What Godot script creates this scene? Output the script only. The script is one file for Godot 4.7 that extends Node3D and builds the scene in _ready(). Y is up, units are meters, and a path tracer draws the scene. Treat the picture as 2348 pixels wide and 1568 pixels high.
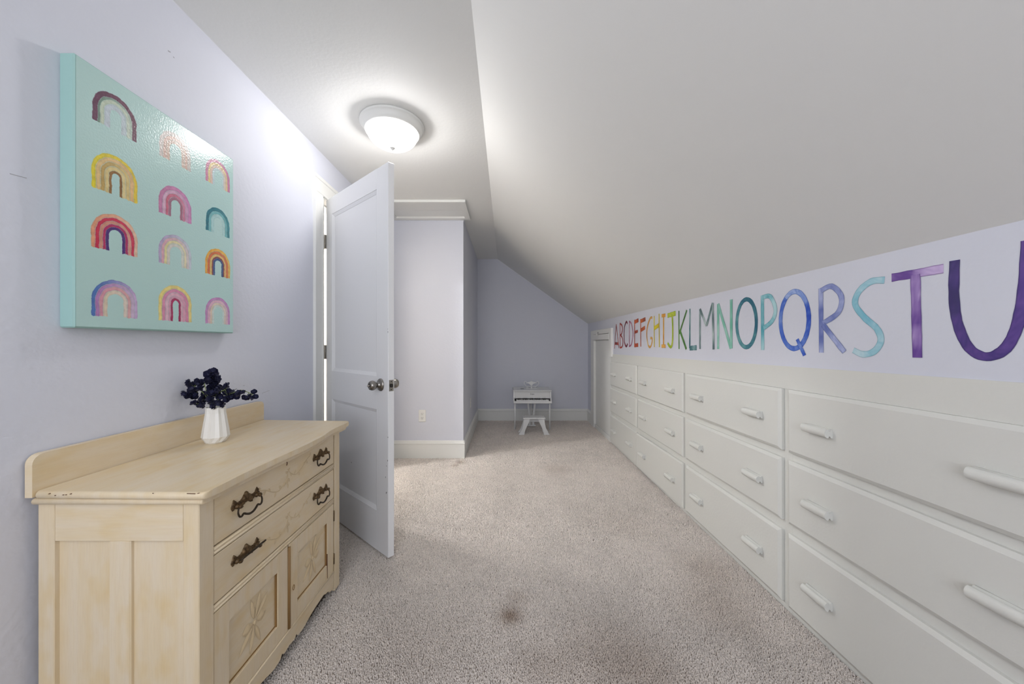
extends Node3D
# An attic bedroom. x right, y up, z towards the viewer; "d" below is the distance into the room (z = -d).

class Sh:
	# collects triangles in pieces; every piece is turned outwards (Godot fronts are clockwise) and joined in one mesh
	var st := SurfaceTool.new()
	var v := PackedVector3Array()
	var c := PackedColorArray()
	var t := PackedVector2Array()
	var col := Color.WHITE
	var org := Vector3.ZERO
	var group := 0

	func _init(o := Vector3.ZERO):
		org = o
		st.begin(Mesh.PRIMITIVE_TRIANGLES)

	func tri(a: Vector3, b: Vector3, d: Vector3, ua := Vector2.ZERO, ub := Vector2.ZERO, ud := Vector2.ZERO):
		v.append(a); v.append(b); v.append(d)
		t.append(ua); t.append(ub); t.append(ud)
		for k in 3: c.append(col)

	func quad(a: Vector3, b: Vector3, d: Vector3, e: Vector3):
		tri(a, b, d); tri(a, d, e)

	func end(mode := "V", smooth := false, out := Vector3.ZERO):
		var n := v.size() / 3
		var mid := Vector3.ZERO
		for p in v: mid += p
		mid /= maxf(1.0, v.size())
		var sum := 0.0
		if mode != "C":
			for i in n:
				var cr := (v[i * 3 + 1] - v[i * 3]).cross(v[i * 3 + 2] - v[i * 3])
				sum += cr.dot(out) if mode == "O" else cr.dot(v[i * 3] - mid)
		group += 1
		st.set_smooth_group(group if smooth else -1)
		for i in n:
			var turn := sum > 0.0
			if mode == "C":
				turn = (v[i * 3 + 1] - v[i * 3]).cross(v[i * 3 + 2] - v[i * 3]).dot(v[i * 3] + v[i * 3 + 1] + v[i * 3 + 2] - 3.0 * mid) > 0.0
			for k in ([0, 2, 1] if turn else [0, 1, 2]):
				st.set_color(c[i * 3 + k])
				st.set_uv(t[i * 3 + k])
				st.add_vertex(v[i * 3 + k] - org)
		v.clear(); c.clear(); t.clear()

	func box(m: Vector3, s: Vector3, ch := 0.0, b := Basis.IDENTITY):
		var h := s / 2.0
		var p := func(i: int, axis: int) -> Vector3:
			var g := Vector3(-1.0 if i & 1 else 1.0, -1.0 if i & 2 else 1.0, -1.0 if i & 4 else 1.0)
			var e := h - Vector3.ONE * ch
			e[axis] = h[axis]
			return m + b * (g * e)
		for axis in 3:
			var o1: int = 1 << ((axis + 1) % 3)
			var o2: int = 1 << ((axis + 2) % 3)
			for side in [0, 1 << axis]:
				quad(p.call(side, axis), p.call(side | o1, axis), p.call(side | o1 | o2, axis), p.call(side | o2, axis))
			if ch > 0.0:
				var a2 := (axis + 1) % 3
				var o3: int = 1 << ((axis + 2) % 3)
				for s1 in [0, 1 << axis]:
					for s2 in [0, 1 << a2]:
						var i: int = s1 | s2
						quad(p.call(i, axis), p.call(i, a2), p.call(i | o3, a2), p.call(i | o3, axis))
		if ch > 0.0:
			for i in 8: tri(p.call(i, 0), p.call(i, 1), p.call(i, 2))
		end("C")

	func between(a: Vector3, b: Vector3, ch := 0.0):
		box((a + b) / 2.0, (b - a).abs(), ch)

	func prism(poly: PackedVector2Array, o: Vector3, u: Vector3, w: Vector3, along: Vector3, smooth := false, taper := 1.0):
		var q := poly.duplicate()
		if Geometry2D.is_polygon_clockwise(q): q.reverse()
		var mid := Vector2.ZERO
		for p in q: mid += p
		mid /= q.size()
		var lo := PackedVector3Array()
		var hi := PackedVector3Array()
		for p in q:
			var s := mid + (p - mid) * taper
			lo.append(o + u * p.x + w * p.y)
			hi.append(o + u * s.x + w * s.y + along)
		var idx := Geometry2D.triangulate_polygon(q)
		for i in range(0, idx.size(), 3):
			var a := idx[i]
			var b := idx[i + 1]
			var d := idx[i + 2]
			if (q[b] - q[a]).cross(q[d] - q[a]) < 0.0:
				b = idx[i + 2]; d = idx[i + 1]
			tri(hi[a], hi[b], hi[d])
			tri(lo[a], lo[d], lo[b])
		if smooth:
			end_hold(lo, hi)
			return
		for i in q.size():
			var j := (i + 1) % q.size()
			quad(lo[i], lo[j], hi[j], hi[i])
		end("V")

	func end_hold(lo: PackedVector3Array, hi: PackedVector3Array):
		# caps flat, sides smooth; both turned by the volume of the whole
		var caps := v.duplicate()
		for i in lo.size():
			var j := (i + 1) % lo.size()
			quad(lo[i], lo[j], hi[j], hi[i])
		var mid := Vector3.ZERO
		for p in v: mid += p
		mid /= v.size()
		var sum := 0.0
		for i in v.size() / 3:
			sum += (v[i * 3 + 1] - v[i * 3]).cross(v[i * 3 + 2] - v[i * 3]).dot(v[i * 3] - mid)
		group += 1
		for i in v.size() / 3:
			st.set_smooth_group(-1 if i * 3 < caps.size() else group)
			for k in ([0, 2, 1] if sum > 0.0 else [0, 1, 2]):
				st.set_color(c[i * 3 + k])
				st.set_uv(t[i * 3 + k])
				st.add_vertex(v[i * 3 + k] - org)
		v.clear(); c.clear(); t.clear()

	func grid(rows: Array, close_u := false, cap := false, smooth := true, mode := "V", out := Vector3.ZERO):
		var m: int = rows[0].size()
		for i in rows.size() - 1:
			for j in (m if close_u else m - 1):
				var k := (j + 1) % m
				quad(rows[i][j], rows[i][k], rows[i + 1][k], rows[i + 1][j])
		if cap:
			for e in [0, rows.size() - 1]:
				var mid := Vector3.ZERO
				for p in rows[e]: mid += p
				mid /= m
				for j in m:
					if e == 0: tri(mid, rows[e][(j + 1) % m], rows[e][j])
					else: tri(mid, rows[e][j], rows[e][(j + 1) % m])
		end(mode, smooth, out)

	func lathe(profile: Array, at: Vector3, up := Vector3.UP, seg := 32, smooth := true):
		var x := up.cross(Vector3(0.31, 0.2, 0.9)).normalized()
		var y := up.cross(x)
		var rows := []
		for p in profile:
			var r := PackedVector3Array()
			for k in seg:
				var a := TAU * k / seg
				r.append(at + up * p.y + (x * cos(a) + y * sin(a)) * maxf(p.x, 0.00001))
			rows.append(r)
		grid(rows, true, true, smooth)

	func tube(pts: Array, rad, seg := 8, smooth := true):
		var rows := []
		var x := Vector3.ZERO
		for i in pts.size():
			var dir: Vector3 = (pts[mini(i + 1, pts.size() - 1)] - pts[maxi(i - 1, 0)]).normalized()
			if x == Vector3.ZERO: x = dir.cross(Vector3(0.3, 0.9, 0.2)).normalized()
			x = (x - dir * x.dot(dir)).normalized()
			var y := dir.cross(x)
			var r := PackedVector3Array()
			var rr: float = rad[i] if rad is Array else rad
			for k in seg:
				var a := TAU * k / seg
				r.append(pts[i] + (x * cos(a) + y * sin(a)) * rr)
			rows.append(r)
		grid(rows, true, true, smooth)

	func mesh() -> ArrayMesh:
		st.generate_normals()
		return st.commit()


var mats := {}
var used := {}
var rng := RandomNumberGenerator.new()

func P(x: float, y: float, d: float) -> Vector3: return Vector3(x, y, -d)
func srgb(r: float, g: float, b: float) -> Color: return Color(r / 255.0, g / 255.0, b / 255.0)

func numbered(called: String) -> String:
	var n: int = used.get(called, 0)
	used[called] = n + 1
	return called if n == 0 else "%s_%03d" % [called, n]

func tag(o: Node, label: String, category: String, group := "", kind := "") -> Node:
	o.set_meta("label", label)
	o.set_meta("category", category)
	if group: o.set_meta("group", group)
	if kind: o.set_meta("kind", kind)
	return o

func thing(called: String, at: Vector3, label: String, category: String, group := "", kind := "") -> Node3D:
	var o := Node3D.new()
	o.name = numbered(called)
	add_child(o, true)
	o.position = at
	tag(o, label, category, group, kind)
	return o

func put(called: String, s: Sh, m: Material, parent: Node, label := "") -> MeshInstance3D:
	return show_mesh(called, s.mesh(), m, parent, label)

func show_mesh(called: String, mesh: Mesh, m: Material, parent: Node, label := "") -> MeshInstance3D:
	var o := MeshInstance3D.new()
	o.name = called if parent != self else numbered(called)
	o.mesh = mesh
	o.material_override = m
	parent.add_child(o, true)
	if label: o.set_meta("label", label)
	return o

func struct(called: String, s: Sh, m: Material, label: String, category: String) -> MeshInstance3D:
	var o := put(called, s, m, self)
	tag(o, label, category, "", "structure")
	return o

func spline(p: Array, per := 8, closed := false) -> Array:
	if p.size() < 3: return p
	var r := []
	var n := p.size()
	for i in (n if closed else n - 1):
		var a = p[(i - 1 + n) % n] if closed else p[maxi(i - 1, 0)]
		var b = p[i]
		var c = p[(i + 1) % n]
		var e = p[(i + 2) % n] if closed else p[mini(i + 2, n - 1)]
		for k in per: r.append(b.cubic_interpolate(c, a, e, float(k) / per))
	r.append(p[0] if closed else p[n - 1])
	return r

# ---------- materials
func std(color: Color, rough: float, metal := 0.0, spec := 0.5) -> StandardMaterial3D:
	var m := StandardMaterial3D.new()
	m.albedo_color = color
	m.roughness = rough
	m.metallic = metal
	m.metallic_specular = spec
	return m

func noise_image(size: int, freq: float, seed_: int, octaves := 4) -> Image:
	var n := FastNoiseLite.new()
	n.seed = seed_
	n.frequency = freq
	n.fractal_octaves = octaves
	return n.get_seamless_image(size, size)

func relief(m: StandardMaterial3D, img: Image, scale: float, depth_cm: float):
	m.heightmap_enabled = true
	m.heightmap_texture = ImageTexture.create_from_image(img)
	m.heightmap_scale = depth_cm
	m.uv1_triplanar = true
	m.uv1_world_triplanar = true
	m.uv1_scale = Vector3.ONE * scale

func tinted(size: int, f: Callable) -> ImageTexture:
	var img := Image.create(size, size, false, Image.FORMAT_RGB8)
	for y in size:
		for x in size: img.set_pixel(x, y, f.call(x, y))
	return ImageTexture.create_from_image(img)

func grain(seed_: int, along_v: bool, base: Color, glaze: Color, dark: Color) -> ImageTexture:
	# antiqued paint: long soft brush streaks of glaze over cream, a little wear
	var n := FastNoiseLite.new()
	n.seed = seed_
	n.frequency = 0.02
	n.fractal_octaves = 4
	var n2 := FastNoiseLite.new()
	n2.seed = seed_ + 7
	n2.frequency = 0.09
	return tinted(384, func(x, y):
		var a: float = x if along_v else y
		var b: float = y if along_v else x
		# mirrored so that the pattern repeats without a seam
		a = absf(a - 192.0); b = absf(b - 192.0)
		var s := n.get_noise_2d(a * 2.6, b * 0.28)
		var blot := n.get_noise_2d(a * 0.7 + 500.0, b * 0.45)
		var fine := n2.get_noise_2d(a * 5.0, b * 0.25)
		var k := clampf(0.16 + s * 0.32 + maxf(0.0, blot - 0.10) * 0.9, 0.0, 1.0)
		var o: Color = base.lerp(glaze, k)
		return o.lerp(dark, clampf(fine * 0.07 + 0.02, 0.0, 0.2)))

func make_materials():
	var roller := noise_image(512, 0.05, 3, 4)
	mats.wall = std(srgb(219, 221, 231), 0.6)
	relief(mats.wall, roller, 1.4, 0.06)
	mats.ceiling = std(srgb(242, 242, 239), 0.75)
	relief(mats.ceiling, roller, 1.6, 0.035)
	mats.trim = std(srgb(238, 238, 234), 0.42)
	relief(mats.trim, noise_image(256, 0.04, 8, 3), 2.0, 0.02)
	mats.paint = std(srgb(223, 223, 217), 0.45)
	relief(mats.paint, roller, 2.5, 0.035)
	mats.door = std(srgb(238, 238, 239), 0.4)
	relief(mats.door, noise_image(256, 0.05, 9, 3), 2.0, 0.02)
	mats.hall = std(srgb(242, 236, 226), 0.7)
	mats.dark = std(srgb(40, 36, 33), 0.9)
	mats.steel = std(srgb(150, 146, 140), 0.3, 1.0)
	mats.dark_steel = std(srgb(60, 58, 55), 0.4, 1.0)
	mats.bronze = std(Color.WHITE, 0.5, 0.5)
	var bz := noise_image(128, 0.06, 15, 4)
	mats.bronze.albedo_texture = tinted(128, func(x, y): return srgb(122, 96, 62).lerp(srgb(70, 54, 36), clampf(bz.get_pixel(x, y).r * 1.6 - 0.3, 0.0, 1.0)))
	mats.bronze.uv1_triplanar = true
	mats.bronze.uv1_scale = Vector3.ONE * 14.0
	mats.iron = std(srgb(62, 52, 40), 0.45, 0.6)
	var base := srgb(230, 214, 187)
	var glaze := srgb(222, 194, 140)
	var dark := srgb(172, 140, 100)
	mats.cream_v = std(Color.WHITE, 0.38)
	mats.cream_v.albedo_texture = grain(31, true, base, glaze, dark)
	mats.cream_h = std(Color.WHITE, 0.38)
	mats.cream_h.albedo_texture = grain(47, false, base, glaze, dark)
	for k in ["cream_v", "cream_h"]:
		mats[k].uv1_triplanar = true
		mats[k].uv1_world_triplanar = true
		mats[k].uv1_scale = Vector3.ONE * 1.3
	mats.glaze = std(srgb(146, 112, 66), 0.55)
	mats.carve = std(srgb(216, 194, 156), 0.5)
	mats.worn = std(srgb(96, 58, 34), 0.7)
	mats.vase = std(srgb(238, 236, 230), 0.5)
	mats.navy = std(srgb(27, 29, 62), 0.6)
	mats.navy.rim_enabled = true
	mats.navy.rim = 0.3
	mats.stem = std(srgb(120, 134, 78), 0.6)
	mats.twig = std(srgb(52, 52, 46), 0.7)
	mats.white_toy = std(srgb(236, 236, 235), 0.35)
	mats.black = std(srgb(18, 18, 20), 0.35)
	mats.plate = std(srgb(236, 235, 232), 0.35)
	mats.glow = std(srgb(250, 250, 248), 0.4)
	mats.glow.emission_enabled = true
	mats.glow.emission = srgb(255, 252, 246)
	mats.glow.emission_energy_multiplier = 1.6
	mats.decal = std(Color.WHITE, 0.45)
	mats.decal.vertex_color_use_as_albedo = true
	mats.decal.cull_mode = BaseMaterial3D.CULL_DISABLED
	mats.carpet = std(srgb(156, 144, 134), 1.0, 0.0, 0.1)
	relief(mats.carpet, noise_image(256, 0.2, 5, 2), 6.0, 0.3)
	mats.tuft = std(Color.WHITE, 1.0, 0.0, 0.1)
	mats.tuft.vertex_color_use_as_albedo = true
	mats.glass = std(Color(0.95, 0.97, 1.0, 0.06), 0.02)
	mats.glass.transparency = BaseMaterial3D.TRANSPARENCY_ALPHA
	mats.scuff = std(srgb(178, 177, 182), 0.8)
	mats.finial = std(srgb(196, 195, 192), 0.4)
	mats.brass = std(srgb(190, 160, 95), 0.35, 1.0)


# ---------- sizes of the room, in metres
const XL := -1.181      # left wall
const XR := 1.179       # knee wall and face of the built-in
const YC := 2.335       # flat ceiling
const XC := -0.125      # where the slope starts
const YK := 1.401       # top of the knee wall
const DE := 5.13        # far wall
const DB := -1.7        # wall behind the viewer
const DBL := 3.455      # front of the boxed-out corner
const XB := -0.418      # its right side
const DOOR0 := 2.283
const DOOR1 := 3.095
const DOORH := 2.068

func _ready():
	rng.seed = 11
	# camera: level, lens shifted so that upright lines stay upright
	var cam := Camera3D.new()
	cam.name = "camera"
	cam.projection = Camera3D.PROJECTION_FRUSTUM
	cam.near = 0.05
	cam.far = 60.0
	cam.size = 0.05 * 1568.0 / 815.0
	cam.frustum_offset = Vector2(0.05 * 13.0 / 815.0, 0.05 * 3.0 / 815.0)
	add_child(cam)
	cam.position = Vector3(0, 1.12, 0)
	cam.current = true
	# daylight outside the window behind the viewer
	var sky_m := ProceduralSkyMaterial.new()
	sky_m.sky_top_color = srgb(120, 160, 215)
	sky_m.sky_horizon_color = srgb(215, 225, 238)
	sky_m.ground_horizon_color = srgb(190, 190, 180)
	sky_m.ground_bottom_color = srgb(120, 120, 110)
	var env := Environment.new()
	env.background_mode = Environment.BG_SKY
	env.sky = Sky.new()
	env.sky.sky_material = sky_m
	env.tonemap_mode = Environment.TONE_MAPPER_LINEAR
	env.tonemap_exposure = 1.37
	env.sdfgi_enabled = true
	env.ssao_enabled = true
	env.ssil_enabled = true
	var we := WorldEnvironment.new()
	we.name = "world_environment"
	we.environment = env
	add_child(we)
	var win := AreaLight3D.new()
	win.name = "window_daylight"
	win.area_size = Vector2(1.3, 1.1)
	win.light_color = srgb(244, 247, 255)
	win.light_energy = 2.0
	win.light_size = 1.0
	win.area_range = 12.0
	win.shadow_enabled = true
	add_child(win)
	win.position = P(-0.3, 1.35, DB + 0.06)
	win.rotation.y = 0.0
	make_materials()
	build_room()
	build_lamp(P(-0.633, YC, 1.977), "round white flush ceiling lamp with a frosted glass bowl, lit", 0.21, srgb(252, 250, 250))
	build_lamp(P(-0.633, YC, -0.75), "second round white ceiling lamp, above and behind the viewer", 0.24, srgb(252, 250, 250))
	build_carpet()
	build_door()
	build_builtin()
	build_dresser()
	build_canvas()
	build_letters()
	build_vase()
	build_piano()
	build_small()


func build_room():
	var s := Sh.new()
	s.between(P(-2.7, -0.12, DB - 0.2), P(1.5, 0.0, DE + 0.2))
	var fl := struct("floor", s, mats.carpet, "greyish beige cut-pile carpet on the attic floor, with a few brown stains", "floor")
	fl.set_meta("kind", "structure")
	# left wall with the doorway
	s = Sh.new()
	s.between(P(XL - 0.12, 0, DB - 0.12), P(XL, YC + 0.1, DOOR0))
	s.between(P(XL - 0.12, 0, DOOR1), P(XL, YC + 0.1, DBL + 0.1))
	s.between(P(XL - 0.12, DOORH, DOOR0), P(XL, YC + 0.1, DOOR1))
	struct("wall_left", s, mats.wall, "long pale lavender wall on the left that carries the canvas", "wall")
	# the boxed-out corner beside the doorway
	s = Sh.new()
	s.between(P(XL - 0.12, 0, DBL), P(XB, YC + 0.1, DE))
	struct("wall_middle", s, mats.wall, "lavender boxed-out corner with an outlet, under the ceiling hatch", "wall")
	s = Sh.new()
	s.between(P(XL - 0.3, 0, DE), P(XR + 0.6, YC + 0.1, DE + 0.12))
	struct("wall_far", s, mats.wall, "lavender gable wall at the end behind the toy piano", "wall")
	# knee wall: above the built-in, and full height in the far corner
	s = Sh.new()
	s.between(P(XR, 1.0, DB - 0.12), P(XR + 0.1, YK + 0.12, 3.94))
	s.between(P(XR, 1.27, 3.94), P(XR + 0.1, YK + 0.12, 4.855))
	s.between(P(XR, 1.0, 4.855), P(XR + 0.1, YK + 0.12, DE))
	s.between(P(XR, 0.0, 4.855), P(XR + 0.1, 1.0, DE))
	s.between(P(XR, 0.0, DB - 0.12), P(XR + 0.1, 1.0, 0.62))
	struct("wall_right", s, mats.wall, "low lavender knee wall that carries the painted alphabet", "wall")
	# wall behind the viewer with a window
	s = Sh.new()
	var wx0 := -0.95
	var wx1 := 0.35
	var wy0 := 0.8
	var wy1 := 1.9
	s.between(P(XL - 0.12, 0, DB), P(wx0, YC + 0.1, DB - 0.12))
	s.between(P(wx1, 0, DB), P(XR + 0.1, YC + 0.1, DB - 0.12))
	s.between(P(wx0, 0, DB), P(wx1, wy0, DB - 0.12))
	s.between(P(wx0, wy1, DB), P(wx1, YC + 0.1, DB - 0.12))
	struct("wall_rear", s, mats.wall, "lavender gable wall with a window behind the viewer", "wall")
	var w := thing("window_1", P(-0.3, wy0, DB - 0.06), "white double sash window in the wall behind the viewer", "window", "", "structure")
	s = Sh.new(w.position)
	for x in [wx0 + 0.03, wx1 - 0.03]: s.between(P(x - 0.03, wy0, DB - 0.1), P(x + 0.03, wy1, DB + 0.0), 0.004)
	for y in [wy0 + 0.03, (wy0 + wy1) / 2, wy1 - 0.03]: s.between(P(wx0 + 0.06, y - 0.03, DB - 0.09), P(wx1 - 0.06, y + 0.03, DB - 0.01), 0.004)
	put("window_frame", s, mats.trim, w)
	s = Sh.new(w.position)
	s.between(P(wx0 + 0.06, wy0 + 0.06, DB - 0.062), P(wx1 - 0.06, wy1 - 0.06, DB - 0.058))
	put("pane", s, mats.glass, w)
	# ceiling: flat strip and slope
	var ce := thing("ceiling", P(-0.6, YC, 2.0), "off-white plaster ceiling, flat strip and long slope", "ceiling", "", "structure")
	s = Sh.new(ce.position)
	s.between(P(XL - 0.12, YC, DB - 0.12), P(XC, YC + 0.1, DE + 0.12))
	put("flat_panel", s, mats.ceiling, ce)
	s = Sh.new(ce.position)
	var run := Vector2(XR - XC, YK - YC)
	var e2 := Vector2(XR + 0.12, YK + run.y / run.x * 0.12)
	s.prism(PackedVector2Array([Vector2(XC, YC), e2, e2 + Vector2(0.08, 0.1), Vector2(XC + 0.04, YC + 0.1), Vector2(XC, YC + 0.1)]), P(0, 0, DB - 0.12), Vector3.RIGHT, Vector3.UP, Vector3(0, 0, -(DE - DB + 0.24)))
	put("sloped_panel", s, mats.ceiling, ce)
	# baseboards: board with a stepped cap
	baseboard("baseboard_middle", P(XL, 0, DBL), P(XB + 0.013, 0, DBL), Vector3(0, 0, 1), "tall white baseboard along the front of the boxed-out corner")
	baseboard("baseboard_side", P(XB, 0, DBL - 0.013), P(XB, 0, DE), Vector3(1, 0, 0), "tall white baseboard along the right side of the boxed-out corner")
	baseboard("baseboard_far", P(XB, 0, DE), P(XR, 0, DE), Vector3(0, 0, 1), "tall white baseboard along the gable wall behind the toy piano")
	baseboard("baseboard_right", P(XR, 0, 4.872), P(XR, 0, DE - 0.013), Vector3(-1, 0, 0), "short piece of white baseboard between the gable wall and the cupboard")
	baseboard("baseboard_left", P(XL, 0, DB), P(XL, 0, 2.174), Vector3(1, 0, 0), "white baseboard along the left wall behind the dresser")
	# hatch in the ceiling in front of the boxed-out corner
	var ha := thing("ceiling_hatch", P(-0.73, YC, 3.23), "white framed attic hatch in the ceiling above the boxed-out corner", "hatch")
	var hx0 := -1.1
	var hx1 := -0.347
	var hd0 := 3.005
	var hd1 := 3.454
	for d in [[hd0, hd0 + 0.06], [hd1 - 0.058, hd1]]:
		s = Sh.new(ha.position)
		s.between(P(hx0, YC - 0.021, d[0]), P(hx1, YC, d[1]), 0.002)
		put("frame_strip", s, mats.trim, ha)
	for x in [[hx0, hx0 + 0.05], [hx1 - 0.05, hx1]]:
		s = Sh.new(ha.position)
		s.between(P(x[0], YC - 0.0205, hd0 + 0.058), P(x[1], YC, hd1 - 0.056), 0.001)
		put("frame_strip", s, mats.trim, ha)
	for d in [[hd0 + 0.06, 3.233], [3.238, hd1 - 0.058]]:
		s = Sh.new(ha.position)
		s.between(P(hx0 + 0.05, YC - 0.004, d[0]), P(hx1 - 0.05, YC, d[1]), 0.001)
		put("plank", s, mats.trim, ha)
	# the hallway behind the doorway
	s = Sh.new()
	s.between(P(-2.62, 0, 1.9), P(-2.5, 2.5, 3.8))
	s.between(P(-2.5, 0, 1.9), P(XL - 0.12, 2.5, 2.02))
	s.between(P(-2.5, 0, 3.68), P(XL - 0.12, 2.5, 3.8))
	s.between(P(XL - 0.14, 0, DBL), P(XL - 0.12, 2.5, 3.68))
	struct("wall_hall", s, mats.hall, "warm cream hallway wall glimpsed through the gap beside the open door", "wall")
	s = Sh.new()
	s.between(P(-2.62, 2.4, 1.9), P(XL - 0.12, 2.5, 3.8))
	struct("ceiling_hall", s, mats.ceiling, "white hallway ceiling beyond the doorway", "ceiling")
	build_lamp(P(-1.95, 2.4, 2.70), "round hallway ceiling lamp beyond the doorway", 1.9, srgb(250, 250, 252))


func baseboard(called: String, a: Vector3, b: Vector3, out: Vector3, label: String):
	var s := Sh.new()
	var pr := PackedVector2Array([Vector2(0, 0), Vector2(0.014, 0), Vector2(0.014, 0.142), Vector2(0.018, 0.146), Vector2(0.018, 0.153), Vector2(0.012, 0.158), Vector2(0.010, 0.170), Vector2(0.004, 0.176), Vector2(0, 0.176)])
	s.prism(pr, a, out, Vector3.UP, b - a)
	struct(called, s, mats.trim, label, "baseboard")


func build_lamp(at: Vector3, label: String, energy: float, tint: Color):
	var o := thing("ceiling_lamp", at, label, "ceiling lamp")
	var s := Sh.new()
	var pan := [Vector2(0.0, 0.0), Vector2(0.172, 0.0), Vector2(0.173, -0.008), Vector2(0.170, -0.012), Vector2(0.165, -0.014), Vector2(0.163, -0.018), Vector2(0.160, -0.021), Vector2(0.157, -0.030), Vector2(0.151, -0.041), Vector2(0.146, -0.046), Vector2(0.142, -0.048), Vector2(0.139, -0.046), Vector2(0.136, -0.04), Vector2(0.0, -0.04)]
	s.lathe(pan, Vector3.ZERO, Vector3.UP, 64)
	put("pan", s, mats.trim, o)
	s = Sh.new()
	var bowl := []
	for k in 17:
		var a := PI / 2.0 * k / 16.0
		bowl.append(Vector2(0.1375 * pow(cos(a), 0.85), -0.0405 - 0.087 * sin(a)))
	s.lathe(bowl, Vector3.ZERO, Vector3.UP, 64)
	put("glass_bowl", s, mats.glow, o, "glowing frosted glass bowl")
	s = Sh.new()
	s.lathe([Vector2(0.0, -0.125), Vector2(0.013, -0.1255), Vector2(0.0145, -0.129), Vector2(0.012, -0.132), Vector2(0.006, -0.135), Vector2(0.0055, -0.139), Vector2(0.003, -0.142), Vector2(0.0, -0.143)], Vector3.ZERO, Vector3.UP, 24)
	put("finial", s, mats.finial, o)
	var l := OmniLight3D.new()
	l.name = "lamp_light"
	l.light_color = tint
	l.light_energy = energy
	l.light_size = 0.05
	l.omni_range = 14.0
	l.omni_attenuation = 2.0
	l.shadow_enabled = true
	o.add_child(l)
	l.position = Vector3(0, -0.088, 0)


func carpet_color(x: float, d: float, n1: FastNoiseLite, n2: FastNoiseLite) -> Color:
	var k := 1.0 + n1.get_noise_2d(x * 100.0, d * 60.0) * 0.10 + n2.get_noise_2d(x * 100.0, d * 100.0) * 0.07
	var o := Color(0.73 * k, 0.667 * k, 0.612 * k)
	for q in [[0.016, 1.455, 0.045, 0.75], [-0.43, 3.33, 0.05, 0.5], [-0.47, 3.24, 0.03, 0.5], [0.9, 1.5, 0.16, 0.26], [0.36, 1.27, 0.17, 0.3], [0.5, 1.19, 0.13, 0.25], [0.12, 1.22, 0.1, 0.22], [-0.35, 1.27, 0.2, 0.14], [0.05, 1.56, 0.05, 0.25], [0.43, 3.15, 0.13, 0.2], [0.72, 2.2, 0.2, 0.12], [1.0, 1.75, 0.14, 0.28]]:
		var r: float = Vector2(x - q[0], d - q[1]).length() / q[2]
		if r < 2.5: o = o.lerp(Color(0.27, 0.185, 0.125), q[3] * exp(-r * r))
	return o


func build_carpet():
	# the pile: short twisted tufts standing close together
	var s := Sh.new()
	var rows := []
	for i in 4:
		var a := PI * 0.5 * i / 3.0
		var r := PackedVector3Array()
		for k in 5:
			var w := TAU * k / 5.0
			r.append(Vector3(cos(w) * 0.0052 * cos(a) + 0.0022 * sin(a), 0.0095 * sin(a), sin(w) * 0.0030 * cos(a) + 0.0008 * sin(a)))
		rows.append(r)
	s.grid(rows, true, false, true, "V")
	var n1 := FastNoiseLite.new()
	n1.seed = 4
	n1.frequency = 0.012
	n1.fractal_octaves = 3
	var n2 := FastNoiseLite.new()
	n2.seed = 9
	n2.frequency = 0.05
	var buf := PackedFloat32Array()
	var count := 0
	for band in [[0.86, 2.0, 0.0046, 0.80], [2.0, 3.2, 0.0060, 1.05], [3.2, DE - 0.014, 0.0088, 1.55]]:
		var step: float = band[2]
		var sc: float = band[3]
		var d: float = band[0]
		while d < band[1]:
			var x := XL + 0.004
			var x1 := XR - 0.002
			if d > DBL - 0.016: x = XB + 0.016
			while x < x1:
				var px := x + rng.randf_range(-0.6, 0.6) * step
				var pd := d + rng.randf_range(-0.6, 0.6) * step
				x += step
				if px > XR - 0.003 or px < XL + 0.003: continue
				if px > 1.9 * pd: continue
				if pd > 0.9 and pd < 1.6 and px < -0.80: continue
				var col := carpet_color(px, pd, n1, n2) * rng.randf_range(0.86, 1.1)
				var a := rng.randf() * TAU
				var h := sc * rng.randf_range(0.75, 1.2)
				var hy := (0.5 + 0.4 * sc) * rng.randf_range(0.8, 1.2)
				var cs := cos(a) * h
				var sn := sin(a) * h
				buf.append_array([cs, 0.0, sn, px, 0.0, hy, 0.0, -0.001, -sn, 0.0, cs, -pd, col.r, col.g, col.b, 1.0])
				count += 1
			d += step
	var mm := MultiMesh.new()
	mm.transform_format = MultiMesh.TRANSFORM_3D
	mm.use_colors = true
	mm.mesh = s.mesh()
	mm.instance_count = count
	mm.buffer = buf
	var mi := MultiMeshInstance3D.new()
	mi.name = "carpet_pile"
	mi.multimesh = mm
	mi.material_override = mats.tuft
	mi.set_meta("kind", "stuff")
	get_node("floor").add_child(mi, true)


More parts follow.
